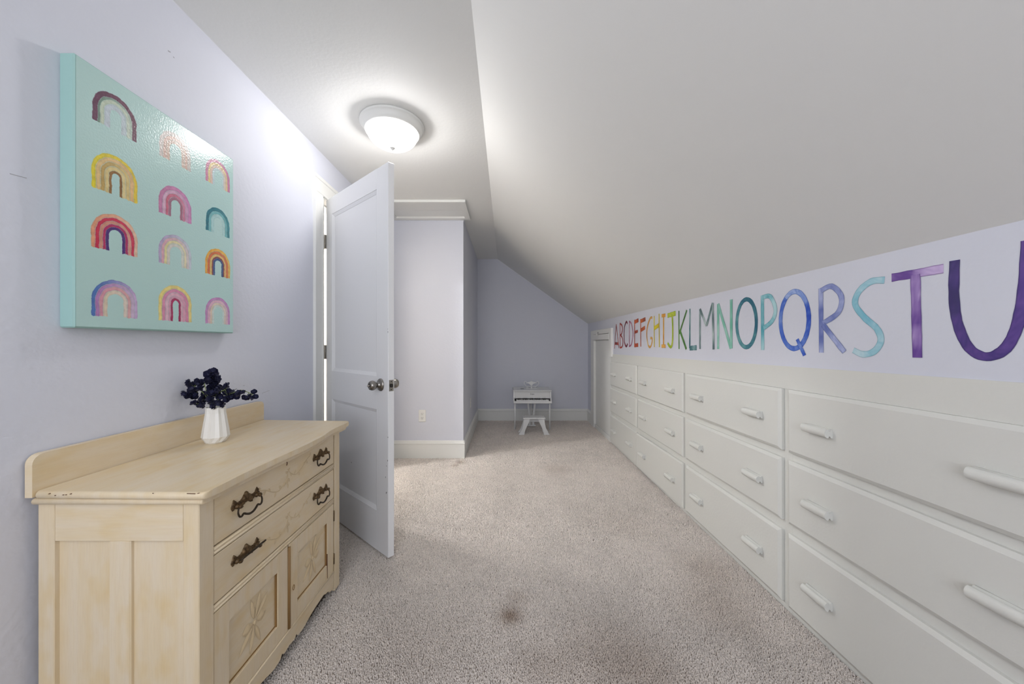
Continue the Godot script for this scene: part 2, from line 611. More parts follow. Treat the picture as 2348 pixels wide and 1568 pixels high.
func build_door():
	# jamb and casing
	var s := Sh.new()
	s.between(P(XL - 0.125, 0, DOOR0), P(XL + 0.004, DOORH, DOOR0 + 0.012))
	s.between(P(XL - 0.125, 0, DOOR1 - 0.012), P(XL + 0.004, DOORH, DOOR1))
	s.between(P(XL - 0.125, DOORH - 0.012, DOOR0), P(XL + 0.004, DOORH, DOOR1))
	s.between(P(XL - 0.056, 0, DOOR0 + 0.012), P(XL - 0.034, DOORH - 0.012, DOOR0 + 0.066))
	s.between(P(XL - 0.07, DOORH - 0.022, DOOR0 + 0.012), P(XL - 0.05, DOORH - 0.012, DOOR1 - 0.012))
	struct("trim_1", s, mats.trim, "white painted jamb lining the doorway behind the open door", "door frame")
	s = Sh.new()
	var cw := 0.104
	var pr := [Vector2(0, 0), Vector2(0, 0.009), Vector2(0.004, 0.012), Vector2(0.016, 0.0125), Vector2(0.018, 0.0105), Vector2(cw - 0.022, 0.0105), Vector2(cw - 0.018, 0.0145), Vector2(cw - 0.006, 0.0165), Vector2(cw, 0.016), Vector2(cw, 0)]
	var q := PackedVector2Array(pr)
	s.prism(q, P(XL, 0, DOOR0 - 0.006), Vector3(0, 0, 1), Vector3(1, 0, 0), Vector3(0, DOORH - 0.006, 0))
	s.prism(q, P(XL, 0, DOOR1 + 0.006), Vector3(0, 0, -1), Vector3(1, 0, 0), Vector3(0, DOORH - 0.006, 0))
	# head with mitred look: runs over the full width
	s.prism(q, P(XL, DOORH - 0.006, DOOR0 - 0.006 - cw), Vector3(0, 1, 0), Vector3(1, 0, 0), Vector3(0, 0, -(DOOR1 - DOOR0 + 0.012 + 2 * cw)))
	struct("trim_2", s, mats.trim, "white moulded casing round the doorway in the left wall", "door casing")
	# the leaf: local x from the hinge to the free edge, z towards the viewer's side
	var o := thing("door_1", P(-1.1757, 0.018, 2.32), "white two-panel door standing open beside the dresser", "door", "", "structure")
	o.rotation.y = -0.7182
	var w := 0.757
	var h := 2.034
	var a := 0.088
	var b := 0.640
	s = Sh.new()
	s.between(Vector3(0, 0, -0.035), Vector3(a, h, 0), 0.002)
	put("stile", s, mats.door, o)
	s = Sh.new()
	s.between(Vector3(b, 0, -0.035), Vector3(w, h, 0), 0.002)
	put("stile", s, mats.door, o)
	for r in [[0.0, 0.21], [0.749, 0.927], [1.924, h]]:
		s = Sh.new()
		s.between(Vector3(a - 0.001, r[0] + 0.0005, -0.0345), Vector3(b + 0.001, r[1], -0.0002))
		put("rail", s, mats.door, o)
	for r in [[0.21, 0.749], [0.927, 1.924]]:
		s = Sh.new()
		s.between(Vector3(a, r[0], -0.024), Vector3(b, r[1], -0.011))
		put("panel", s, mats.door, o)
		# sticking: a sloped strip with a small step round the panel
		s = Sh.new()
		var k := 0.018
		for z in [[-0.0015, -0.0095, 1.0], [-0.0335, -0.0255, -1.0]]:
			var zo: float = z[0]
			var zi: float = z[1]
			var A := [Vector3(a, r[0], zo), Vector3(b, r[0], zo), Vector3(b, r[1], zo), Vector3(a, r[1], zo)]
			var B := [Vector3(a + k, r[0] + k, zi), Vector3(b - k, r[0] + k, zi), Vector3(b - k, r[1] - k, zi), Vector3(a + k, r[1] - k, zi)]
			for i in 4:
				s.quad(A[i], A[(i + 1) % 4], B[(i + 1) % 4], B[i])
				s.end("O", false, Vector3(0, 0, z[2]))
				var C: Vector3 = B[i] + Vector3(0, 0, -0.003 * z[2])
				var D: Vector3 = B[(i + 1) % 4] + Vector3(0, 0, -0.003 * z[2])
				s.quad(B[i], B[(i + 1) % 4], D, C)
				s.end("O", false, Vector3((a + b) / 2, (r[0] + r[1]) / 2, zi) - B[i].lerp(B[(i + 1) % 4], 0.5))
		put("moulding", s, mats.door, o)
	# knobs, latch, hinges
	var kx := 0.684
	var ky := 0.884
	for side in [1.0, -1.0]:
		s = Sh.new()
		var z0 := 0.0 if side > 0.0 else -0.035
		s.lathe([Vector2(0.0, 0.0), Vector2(0.0335, 0.0), Vector2(0.0335, 0.003), Vector2(0.030, 0.008), Vector2(0.020, 0.012), Vector2(0.0135, 0.016), Vector2(0.0125, 0.022), Vector2(0.0, 0.022)], Vector3(kx, ky, z0), Vector3(0, 0, side), 32)
		put("rose", s, mats.steel, o)
		s = Sh.new()
		s.lathe([Vector2(0.0, 0.020), Vector2(0.0115, 0.021), Vector2(0.013, 0.027), Vector2(0.021, 0.034), Vector2(0.0255, 0.044), Vector2(0.0255, 0.051), Vector2(0.022, 0.060), Vector2(0.016, 0.064), Vector2(0.0135, 0.065), Vector2(0.012, 0.0635), Vector2(0.0, 0.0635)], Vector3(kx, ky, z0), Vector3(0, 0, side), 32)
		var kn := put("knob", s, mats.steel, o)
		if side > 0.0:
			s = Sh.new()
			s.lathe([Vector2(0, 0.06), Vector2(0.006, 0.0635), Vector2(0.006, 0.068), Vector2(0.0025, 0.0685), Vector2(0.0025, 0.075), Vector2(0, 0.0755)], Vector3(kx, ky, z0), Vector3(0, 0, 1), 16)
			put("lock_button", s, mats.steel, kn)
	s = Sh.new()
	s.between(Vector3(w - 0.001, ky - 0.029, -0.030), Vector3(w + 0.0015, ky + 0.029, -0.0045), 0.0006)
	var lp := put("latch_plate", s, mats.steel, o)
	s = Sh.new()
	s.between(Vector3(w + 0.001, ky - 0.009, -0.023), Vector3(w + 0.010, ky + 0.009, -0.011), 0.003)
	put("latch_bolt", s, mats.dark_steel, lp)
	s = Sh.new()
	for y in [-0.021, 0.021]: s.lathe([Vector2(0, 0.001), Vector2(0.0032, 0.001), Vector2(0.003, 0.0022), Vector2(0, 0.0024)], Vector3(w, ky + y, -0.017), Vector3(1, 0, 0), 10)
	put("screw", s, mats.dark_steel, lp)
	for y in [0.2, 1.0, 1.72]:
		s = Sh.new()
		s.tube([Vector3(-0.006, y, 0.004), Vector3(-0.006, y + 0.09, 0.004)], 0.0065, 10)
		s.between(Vector3(-0.003, y, -0.03), Vector3(-0.0005, y + 0.09, 0.003))
		s.between(Vector3(-0.03, y, -0.0005), Vector3(-0.006, y + 0.09, 0.0015))
		put("hinge", s, mats.steel, o)
	# chips in the paint along the free edge
	s = Sh.new()
	for q2 in [[0.752, 0.5, 0.003, 0.008], [0.742, 0.47, 0.004, 0.003], [0.738, 0.33, 0.003, 0.009], [0.745, 0.335, 0.002, 0.005], [0.733, 0.41, 0.002, 0.007], [0.755, 0.62, 0.003, 0.006], [0.755, 1.16, 0.002, 0.009], [0.754, 1.175, 0.002, 0.004], [0.33, 0.395, 0.003, 0.007]]:
		var z3 := 0.0003 if q2[0] > 0.6 else -0.0108
		s.box(Vector3(q2[0], q2[1], z3), Vector3(q2[2], q2[3], 0.0008), 0.0002)
	put("paint_chip", s, mats.dark_steel, o)


func pull_mesh(length: float) -> ArrayMesh:
	# wooden bar pull: a narrow neck with a full rounded lip in front; local z along the bar, -x out of the drawer
	var s := Sh.new()
	var pr := PackedVector2Array([Vector2(0, -0.0155), Vector2(0.006, -0.0155), Vector2(0.0095, -0.009), Vector2(0.0125, -0.009), Vector2(0.0148, -0.0145)])
	for k in 9:
		var a := -PI / 2 + PI * k / 8.0
		pr.append(Vector2(0.0165 + 0.0125 * cos(a), 0.0158 * sin(a)))
	pr.append_array([Vector2(0.0148, 0.0145), Vector2(0.0125, 0.009), Vector2(0.0095, 0.009), Vector2(0.006, 0.0155), Vector2(0, 0.0155)])
	s.prism(pr, Vector3(0, 0, -length / 2), Vector3(-1, 0, 0), Vector3(0, 1, 0), Vector3(0, 0, length), true)
	return s.mesh()


func build_builtin():
	var tilt := 0.0055
	var spans := [[3.178, 3.975, 3.162, 3.995], [2.344, 3.148, 2.322, 3.162], [1.507, 2.304, 1.489, 2.322], [0.672, 1.471, 0.62, 1.489]]
	var labels := ["white built-in drawer unit next to the low cupboard door, smallest in view", "white built-in drawer unit with its bottom drawer ajar, second from the cupboard door", "white built-in drawer unit below the letters N O P Q, third from the cupboard door", "white built-in drawer unit nearest the viewer, cut off by the right edge of the photo"]
	var rows := [[0.655, 0.915, 1.0], [0.361, 0.623, 1.0], [0.029, 0.3205, 0.55]]
	var pull := pull_mesh(0.105)
	var th := 0.019
	for i in 4:
		var sp: Array = spans[i]
		var mid: float = (sp[0] + sp[1]) / 2
		var o := thing("drawer_unit", P(XR, 0, mid), labels[i], "drawers", "built-in drawers under the knee wall")
		var lift := (3.98 - mid) * tilt
		var s := Sh.new(o.position)
		# face frame: stiles, rails and base, with openings a little smaller than the lipped drawer fronts
		s.between(P(XR, 0, sp[2]), P(XR + 0.022, 1.0, sp[0] + 0.008))
		s.between(P(XR, 0, sp[1] - 0.008), P(XR + 0.022, 1.0, sp[3]))
		for y in [[0.0, 0.037], [0.3205 + lift - 0.008, 0.361 + lift + 0.008], [0.623 + lift - 0.008, 0.655 + lift + 0.008], [0.915 + lift - 0.008, 1.01]]:
			s.between(P(XR + 0.0004, y[0], sp[0] + 0.008), P(XR + 0.021, y[1], sp[1] - 0.008))
		put("face_frame", s, mats.paint, o)
		s = Sh.new(o.position)
		s.between(P(XR + 0.06, 0, sp[2]), P(XR + 0.09, 1.0, sp[3]))
		put("back_board", s, mats.dark, o)
		for r in 3:
			var y0: float = rows[r][0] + (lift if r < 2 else lift * 0.15)
			var y1: float = rows[r][1] + lift
			var dr := MeshInstance3D.new()
			dr.name = "drawer"
			o.add_child(dr, true)
			dr.position = P(XR, (y0 + y1) / 2, mid) - o.position
			dr.rotation.x = -tilt * rows[r][2]
			var L: float = sp[1] - sp[0]
			var H := y1 - y0
			var sh := Sh.new()
			# front: flat field with a wide bevel running down to a thin edge
			var bv := 0.013 if i >= 2 else 0.008
			var F := [Vector2(-L / 2, -H / 2), Vector2(L / 2, -H / 2), Vector2(L / 2, H / 2), Vector2(-L / 2, H / 2)]
			for k in 4:
				var p: Vector2 = F[k]
				var p2: Vector2 = F[(k + 1) % 4]
				var n := p - Vector2(signf(p.x), signf(p.y)) * bv
				var n2 := p2 - Vector2(signf(p2.x), signf(p2.y)) * bv
				sh.quad(Vector3(0, p.y, p.x), Vector3(0, p2.y, p2.x), Vector3(-th + 0.008, p2.y, p2.x), Vector3(-th + 0.008, p.y, p.x))
				sh.quad(Vector3(-th + 0.008, p.y, p.x), Vector3(-th + 0.008, p2.y, p2.x), Vector3(-th, n2.y, n2.x), Vector3(-th, n.y, n.x))
			sh.quad(Vector3(-th, -H / 2 + bv, -L / 2 + bv), Vector3(-th, -H / 2 + bv, L / 2 - bv), Vector3(-th, H / 2 - bv, L / 2 - bv), Vector3(-th, H / 2 - bv, -L / 2 + bv))
			sh.quad(Vector3(0, -H / 2, -L / 2), Vector3(0, -H / 2, L / 2), Vector3(0, H / 2, L / 2), Vector3(0, H / 2, -L / 2))
			sh.end("C")
			sh.box(Vector3(0.025, 0, 0), Vector3(0.05, H - 0.04, L - 0.04))
			dr.mesh = sh.mesh()
			dr.material_override = mats.paint
			if i == 1 and r == 2:
				dr.position.x -= 0.006
				dr.rotation.y = 0.014
				dr.set_meta("label", "bottom drawer left slightly open")
			for side in [-1.0, 1.0]:
				var hd := show_mesh("handle", pull, mats.paint, dr)
				hd.position = Vector3(-th, -0.002, side * (L / 2 - 0.155))
				hd.rotation.x = rng.randf_range(-0.012, 0.012)
	# board above the drawers, and plain panelling on past the last unit
	var s2 := Sh.new()
	for q in [[0.62, 1.489], [1.489, 3.995]]:
		var ya: float = 0.917 + (3.98 - q[0]) * tilt * 0.9
		var yb: float = 0.917 + (3.98 - q[1]) * tilt * 0.9
		var yc: float = 1.0 + (3.98 - q[0]) * 0.0095
		var yd: float = 1.0 + (3.98 - q[1]) * 0.0095
		s2.prism(PackedVector2Array([Vector2(q[0], ya), Vector2(q[1], yb), Vector2(q[1], yd), Vector2(q[0], yc)]), P(XR - 0.004, 0, 0), Vector3(0, 0, -1), Vector3.UP, Vector3(0.02, 0, 0))
	s2.between(P(XR - 0.004, 0, DB), P(XR + 0.01, 1.031, 0.62))
	struct("trim_3", s2, mats.paint, "wide white board running above the built-in drawers below the alphabet", "trim board")
	# low cupboard door at the far end, and its casing
	var s := Sh.new()
	var f := 0.022
	s.between(P(XR - f, 0.0, 4.71), P(XR + 0.03, 1.285, 4.87), 0.002)
	s.between(P(XR - f, 1.236, 3.93), P(XR + 0.03, 1.29, 4.711), 0.002)
	s.between(P(XR - f, 0.97, 3.93), P(XR + 0.03, 1.24, 4.022), 0.002)
	s.between(P(XR - 0.002, 0.0, 3.995), P(XR + 0.03, 0.98, 4.02))
	s.between(P(XR - 0.008, 0.0, 4.02), P(XR + 0.03, 0.052, 4.711), 0.002)
	struct("trim_4", s, mats.trim, "white casing round the low cupboard door", "door casing")
	var o := thing("door_2", P(XR, 0.055, 4.36), "low white plank cupboard door between the drawers and the gable wall", "door", "", "structure")
	s = Sh.new(o.position)
	s.between(P(XR + 0.006, 0.055, 4.025), P(XR + 0.026, 1.16, 4.708), 0.002)
	put("door_panel", s, mats.trim, o)
	s = Sh.new(o.position)
	s.between(P(XR - 0.026, 1.163, 4.026), P(XR + 0.02, 1.231, 4.79), 0.003)
	put("head_rail", s, mats.trim, o)
	s = Sh.new(o.position)
	s.lathe([Vector2(0, 0), Vector2(0.008, 0), Vector2(0.008, 0.006), Vector2(0.012, 0.012), Vector2(0.009, 0.019), Vector2(0, 0.021)], P(XR - 0.026, 1.226, 4.48), Vector3(-1, 0, 0), 16)
	put("catch", s, mats.plate, o)
	s = Sh.new(o.position)
	s.between(P(XR - 0.028, 1.243, 4.47), P(XR - 0.021, 1.262, 4.49), 0.001)
	put("catch_plate", s, mats.steel, o)
	s = Sh.new()
	s.between(P(XR + 0.06, 0, 3.99), P(XR + 0.09, 1.3, 4.87))
	struct("wall_cupboard", s, mats.dark, "dark recess behind the low cupboard door", "wall")


func build_dresser():
	var base := P(-0.96, 0, 1.25)
	var o := thing("dresser", base, "antique cream painted dresser with bow-front top and bronze bail pulls, under the canvas", "dresser")
	var xf := -0.762
	var xb := -1.161
	var d0 := 0.881
	var d1 := 1.624
	var zc := (d0 + d1) / 2
	var s := Sh.new(base)
	# top: slab with a serpentine front and rounded edges
	var front := [Vector2(-0.741, 0.861), Vector2(-0.7325, 0.873), Vector2(-0.7315, 0.93), Vector2(-0.7325, 0.99), Vector2(-0.7285, 1.08), Vector2(-0.722, 1.18), Vector2(-0.7165, 1.29), Vector2(-0.719, 1.40), Vector2(-0.7305, 1.48), Vector2(-0.731, 1.56), Vector2(-0.7285, 1.63), Vector2(-0.733, 1.655), Vector2(-0.745, 1.668)]
	var outline := []
	for p in spline(front, 5): outline.append(p)
	outline.append(Vector2(-1.150, 1.692))
	outline.append(Vector2(-1.156, 1.686))
	outline.append(Vector2(-1.157, 0.874))
	outline.append(Vector2(-1.150, 0.868))
	slab(s, outline, 0.7385, 0.757, 0.007)
	var ct := put("top", s, mats.cream_v, o)
	s = Sh.new(base)
	var under := []
	for p in outline: under.append(Vector2(maxf(p.x - 0.012, -1.166), clampf(p.y, 0.869, 1.652)))
	slab(s, under, 0.7235, 0.739, 0.006)
	put("top_moulding", s, mats.cream_v, o)
	# worn line on the near corner of the top
	for q in [[-0.775, 0.8605, -0.752, 0.8603], [-0.75, 0.861, -0.737, 0.868], [-0.734, 0.878, -0.7312, 0.90], [-0.86, 0.862, -0.855, 0.862]]:
		s = Sh.new(base)
		s.tube([P(q[0], 0.7555, q[1] + 0.002), P(q[2] - 0.002, 0.7555, q[3] + 0.001)], 0.0008, 6)
		put("worn_spot", s, mats.worn, ct)
	for q in [[-1.10, 0.8685, 0.749], [-1.08, 0.868, 0.7505], [-1.073, 0.868, 0.7508], [-1.062, 0.868, 0.753], [-1.115, 0.8685, 0.753]]:
		s = Sh.new(base)
		s.box(P(q[0], q[2], q[1] - 0.001), Vector3(0.0035, 0.0014, 0.004), 0.0006)
		put("worn_spot", s, mats.worn, ct)
	# splashboard with rounded upper corners
	s = Sh.new(base)
	var sb := PackedVector2Array()
	for q in [[0.868, 0.742, 0], [0.868, 0.846, 1], [1.698, 0.846, 2], [1.698, 0.742, 0]]:
		if q[2] == 0: sb.append(Vector2(q[0], q[1]))
		else:
			for k in 7:
				var a: float = PI - PI / 2 * k / 6.0 if q[2] == 1 else PI / 2 - PI / 2 * k / 6.0
				var cx: float = q[0] + (0.024 if q[2] == 1 else -0.024)
				sb.append(Vector2(cx + 0.024 * cos(a), q[1] - 0.024 + 0.024 * sin(a)))
	s.prism(sb, P(-1.176, 0, 0), Vector3(0, 0, -1), Vector3.UP, Vector3(0.018, 0, 0))
	put("splashboard", s, mats.cream_h, o)
	# near and far ends: stiles, rail, muntin and two sunk panels
	for e in [[d0, 1.0], [d1, -1.0]]:
		var de: float = e[0]
		var k: float = e[1]
		s = Sh.new(base)
		s.between(P(xb, 0.0, de), P(-1.121, 0.7235, de + k * 0.04), 0.0015)
		put("end_stile", s, mats.cream_v, o)
		s = Sh.new(base)
		s.between(P(-0.802, 0.02, de), P(xf, 0.7235, de + k * 0.046), 0.002)
		put("post", s, mats.cream_v, o)
		s = Sh.new(base)
		s.between(P(-1.1205, 0.629, de + k * 0.001), P(-0.8025, 0.7235, de + k * 0.022), 0.001)
		put("end_rail", s, mats.cream_h, o)
		s = Sh.new(base)
		s.between(P(-0.988, 0.12, de + k * 0.0015), P(-0.934, 0.63, de + k * 0.022), 0.003)
		put("muntin", s, mats.cream_v, o)
		s = Sh.new(base)
		s.between(P(-1.1205, 0.06, de + k * 0.001), P(-0.8025, 0.121, de + k * 0.022), 0.001)
		put("end_rail", s, mats.cream_h, o)
		for q in [[-1.122, -0.987], [-0.935, -0.801]]:
			s = Sh.new(base)
			s.between(P(q[0], 0.12, de + k * 0.011), P(q[1], 0.63, de + k * 0.02))
			put("end_panel", s, mats.cream_v, o)
	s = Sh.new(base)
	s.between(P(xb + 0.01, 0.1, d0 + 0.03), P(xf - 0.03, 0.72, d1 - 0.03))
	put("carcass", s, mats.dark, o)
	# front: rails with beads
	for r in [[0.566, 0.5872], [0.4146, 0.4348], [0.104, 0.1155]]:
		s = Sh.new(base)
		s.between(P(xf - 0.03, r[0], 0.927), P(xf - 0.0015, r[1], 1.571), 0.001)
		var n := 2 if r[0] > 0.2 else 1
		for k in n:
			var y: float = lerpf(r[0], r[1], (k + 0.5) / n)
			s.tube([P(xf - 0.003, y, 0.9275), P(xf - 0.003, y, 1.5705)], (r[1] - r[0]) / n * 0.34, 8)
		put("rail", s, mats.cream_h, o)
	# drawers with carved vines and pulls
	for r in 2:
		var y0: float = [0.591, 0.438][r]
		var y1: float = [0.7235, 0.564][r]
		s = Sh.new(base)
		s.between(P(xf - 0.03, y0, 0.9285), P(xf - 0.001, y1, 1.5695), 0.0015)
		var dr := put("drawer", s, mats.cream_h, o)
		s = Sh.new(base)
		var ym: float = [0.661, 0.506][r]
		vine(s, P(xf - 0.0012, ym, zc - 0.012), 1.0)
		put("carved_vine", s, mats.carve, dr)
		var py: float = [0.662, 0.508][r]
		for side in 2:
			var pz: float = [1.040, 1.456][side]
			var pl := pull_plate(P(xf - 0.001, py, pz), base)
			put("pull_plate", pl, mats.bronze, dr)
			put("bail", bail(P(xf - 0.001, py, pz), base, r == 1 and side == 0), mats.iron, dr)
		if r == 0:
			s = Sh.new(base)
			var hook := []
			for k in 7: hook.append(P(xf - 0.0002, 0.703 + 0.006 * cos(PI * k / 6.0), zc - 0.02 + 0.004 * sin(PI * k / 6.0)))
			s.tube(hook, 0.0013, 6)
			put("keyhole", s, mats.worn, dr)
	# doors
	for k in 2:
		var a: float = [0.9285, 1.2485][k]
		var b: float = [1.2415, 1.5695][k]
		s = Sh.new(base)
		s.between(P(xf - 0.026, 0.117, a), P(xf - 0.001, 0.4125, a + 0.051), 0.0015)
		s.between(P(xf - 0.026, 0.117, b - 0.054), P(xf - 0.001, 0.4125, b), 0.0015)
		s.between(P(xf - 0.0255, 0.3545, a + 0.05), P(xf - 0.0012, 0.4123, b - 0.053), 0.001)
		s.between(P(xf - 0.0255, 0.1172, a + 0.05), P(xf - 0.0012, 0.1745, b - 0.053), 0.001)
		var dr := put("door", s, mats.cream_v, o)
		s = Sh.new(base)
		s.between(P(xf - 0.024, 0.17, a + 0.045), P(xf - 0.010, 0.36, b - 0.048))
		put("panel", s, mats.cream_h, dr)
		s = Sh.new(base)
		# glaze settled in the corners of the frame
		s.between(P(xf - 0.0115, 0.1745, a + 0.051), P(xf - 0.008, 0.178, b - 0.054))
		s.between(P(xf - 0.0115, 0.1745, b - 0.0575), P(xf - 0.004, 0.3545, b - 0.054))
		put("glaze_line", s, mats.glaze, dr)
		s = Sh.new(base)
		flower(s, P(xf - 0.0098, 0.266, (a + b) / 2 + 0.004))
		put("carved_flower", s, mats.carve, dr)
		if k == 1:
			s = Sh.new(base)
			s.tube([P(xf - 0.001, 0.12, a - 0.001), P(xf - 0.001, 0.405, a - 0.001)], 0.0055, 10)
			put("meeting_bead", s, mats.glaze, dr)
			s = Sh.new(base)
			var ring := []
			for q in 13: ring.append(P(xf - 0.0008, 0.245 + 0.009 * cos(TAU * q / 12.0), a + 0.026 + 0.005 * sin(TAU * q / 12.0)))
			s.tube(ring, 0.0013, 6)
			put("keyhole", s, mats.glaze, dr)
			for y in [0.145, 0.335]:
				s = Sh.new(base)
				s.tube([P(xf - 0.001, y, b + 0.0015), P(xf - 0.001, y + 0.045, b + 0.0015)], 0.0035, 8)
				put("hinge", s, mats.bronze, dr)
			# split in the frame that bares the red wood
			s = Sh.new(base)
			s.prism(PackedVector2Array([Vector2(b - 0.0555, 0.118), Vector2(b - 0.0525, 0.118), Vector2(b - 0.0540, 0.222), Vector2(b - 0.058, 0.18)]), P(xf - 0.004, 0, 0), Vector3(0, 0, -1), Vector3.UP, Vector3(0.0035, 0, 0))
			put("split", s, mats.worn, dr)
	# scalloped skirt between the posts
	s = Sh.new(base)
	var half := [Vector2(0.0, 0.057), Vector2(0.03, 0.053), Vector2(0.042, 0.0625), Vector2(0.052, 0.050), Vector2(0.09, 0.048), Vector2(0.125, 0.057), Vector2(0.165, 0.063), Vector2(0.21, 0.066), Vector2(0.236, 0.067), Vector2(0.25, 0.06), Vector2(0.272, 0.056), Vector2(0.285, 0.044), Vector2(0.322, 0.038)]
	var sk := PackedVector2Array()
	var fine := []
	for p in half: fine.append(p)
	fine = spline(fine, 3)
	for i in range(fine.size() - 1, 0, -1): sk.append(Vector2(zc - fine[i].x, fine[i].y))
	for p in fine: sk.append(Vector2(zc + p.x, p.y))
	sk.append(Vector2(zc + 0.322, 0.105))
	sk.append(Vector2(zc - 0.322, 0.105))
	s.prism(sk, P(xf - 0.024, 0, 0), Vector3(0, 0, -1), Vector3.UP, Vector3(0.022, 0, 0))
	put("skirt", s, mats.cream_h, o)


func slab(s: Sh, outline: Array, y0: float, y1: float, r: float):
	# a horizontal slab: rounded edge made of rings pushed inwards, then two caps
	var n := outline.size()
	var mid := Vector2.ZERO
	for p in outline: mid += p
	mid /= n
	var rows := []
	var h := (y1 - y0) / 2
	for k in 9:
		var a := -PI / 2 + PI * k / 8.0
		var row := PackedVector3Array()
		for p in outline:
			var dir: Vector2 = (mid - p)
			var q: Vector2 = p + Vector2(signf(dir.x) * minf(absf(dir.x), 1.0), signf(dir.y) * minf(1.0, absf(dir.y) * 6.0)) * r * (1.0 - cos(a))
			row.append(P(q.x, (y0 + y1) / 2 + h * sin(a), q.y))
		rows.append(row)
	# sides
	var m := n
	for i in rows.size() - 1:
		for j in m:
			var k := (j + 1) % m
			s.quad(rows[i][j], rows[i][k], rows[i + 1][k], rows[i + 1][j])
	s.end("V", true)
	for e in [0, rows.size() - 1]:
		var poly := PackedVector2Array()
		for p in rows[e]: poly.append(Vector2(p.x, p.z))
		var idx := Geometry2D.triangulate_polygon(poly)
		for i in range(0, idx.size(), 3):
			var up := Vector3.UP if e > 0 else Vector3.DOWN
			s.tri(rows[e][idx[i]], rows[e][idx[i + 1]], rows[e][idx[i + 2]])
			s.end("O", false, up)


func leaf(s: Sh, at: Vector3, ang: float, length: float, width: float, rise: float):
	# a carved leaf lying on a face turned to +x
	var u := Vector3(0, sin(ang), -cos(ang))
	var w := Vector3(0, cos(ang), sin(ang))
	var rows := []
	for i in 7:
		var t := i / 6.0
		var hw := width * 0.5 * pow(sin(PI * clampf(t, 0.02, 0.98)), 0.8)
		var row := PackedVector3Array()
		for j in 5:
			var q := j / 2.0 - 1.0
			row.append(at + u * length * t + w * hw * q + Vector3(rise * (1.0 - absf(q)) * sin(PI * t) + 0.0003, 0, 0))
		rows.append(row)
	s.grid(rows, false, false, true, "O", Vector3.RIGHT)


func flower(s: Sh, at: Vector3):
	for q in [[0.0, 0.04, 0.034], [PI, 0.04, 0.034], [1.25, 0.075, 0.017], [1.75, 0.068, 0.017], [0.72, 0.07, 0.018], [-1.25, 0.07, 0.017], [-1.8, 0.075, 0.016], [-2.45, 0.075, 0.02]]:
		leaf(s, at + Vector3(0, sin(q[0]), -cos(q[0])) * 0.010, q[0], q[1], q[2], 0.005)
	s.lathe([Vector2(0, 0), Vector2(0.007, 0), Vector2(0.0065, 0.003), Vector2(0.003, 0.0045), Vector2(0, 0.004)], at, Vector3.RIGHT, 12)


func vine(s: Sh, at: Vector3, k: float):
	for side in [-1.0, 1.0]:
		var pts := []
		for q in [[0.0, 0.012], [0.02, -0.010], [0.05, -0.024], [0.085, -0.012], [0.115, 0.006], [0.14, 0.014]]:
			pts.append(at + Vector3(0.0004, q[1] + (0.008 if side > 0.0 else -0.012), -side * q[0] * k))
		var c := spline(pts, 5)
		s.tube(c, 0.0012, 6)
		for i in range(4, c.size(), 4):
			leaf(s, c[i], (0.9 if i % 8 == 0 else -1.1) if side > 0.0 else (PI - 0.9 if i % 8 == 0 else PI + 1.1), 0.017, 0.009, 0.0016)
	s.tube([at + Vector3(0.0003, 0.012, 0), at + Vector3(0.0003, -0.035, 0.001)], 0.001, 6)
	for q in [[0.7, 0.01], [2.4, 0.004], [-0.9, -0.012], [-2.2, -0.014], [-1.5, -0.03]]: leaf(s, at + Vector3(0.0003, q[1], 0), q[0], 0.018, 0.009, 0.0016)


func pull_plate(at: Vector3, base: Vector3) -> Sh:
	# cast plate: scrolled leaf ends and a fluted shell in the middle
	var s := Sh.new(base)
	var n := 80
	var m := 12
	var rows := []
	for i in n + 1:
		var u := i / float(n) * 2.0 - 1.0
		var au := absf(u)
		var top := 0.006 + 0.019 * exp(-pow(u / 0.26, 2.0) * 1.2) + 0.013 * exp(-pow((au - 0.82) / 0.13, 2.0)) + 0.0012 * absf(sin(u * 24.0))
		var bot := -(0.007 + 0.008 * exp(-pow((au - 0.36) / 0.13, 2.0)) + 0.005 * exp(-pow((au - 0.92) / 0.1, 2.0))) + 0.001 * absf(sin(u * 22.0 + 1.0))
		var fade := smoothstep(0.0, 1.0, (1.0 - au) / 0.12)
		top *= 0.35 + 0.65 * fade
		bot *= 0.35 + 0.65 * fade
		var row := PackedVector3Array()
		for j in m + 1:
			var t := j / float(m)
			var y := lerpf(bot, top, t)
			var z := 0.0012 + 0.0042 * pow(sin(PI * clampf(t, 0.0, 1.0)), 0.6) * (0.4 + 0.6 * fade)
			var r := Vector2(u * 0.056, y + 0.010)
			if au < 0.36: z += 0.0024 * cos(atan2(r.x, r.y + 0.004) * 13.0) * smoothstep(0.0, 0.012, r.length()) + 0.002
			else: z += 0.0013 * sin(y * 900.0 + u * 40.0)
			row.append(at + Vector3(z if t > 0.001 and t < 0.999 and i > 0 and i < n else 0.0, y, -u * 0.056))
		rows.append(row)
	s.grid(rows, false, false, true, "O", Vector3.RIGHT)
	for u in [-0.7, 0.7]:
		s.lathe([Vector2(0, 0), Vector2(0.0075, 0.0), Vector2(0.0075, 0.006), Vector2(0.005, 0.008), Vector2(0.005, 0.012), Vector2(0.0065, 0.014), Vector2(0.005, 0.018), Vector2(0, 0.0185)], at + Vector3(0.001, -0.001, -u * 0.056), Vector3.RIGHT, 14)
	return s


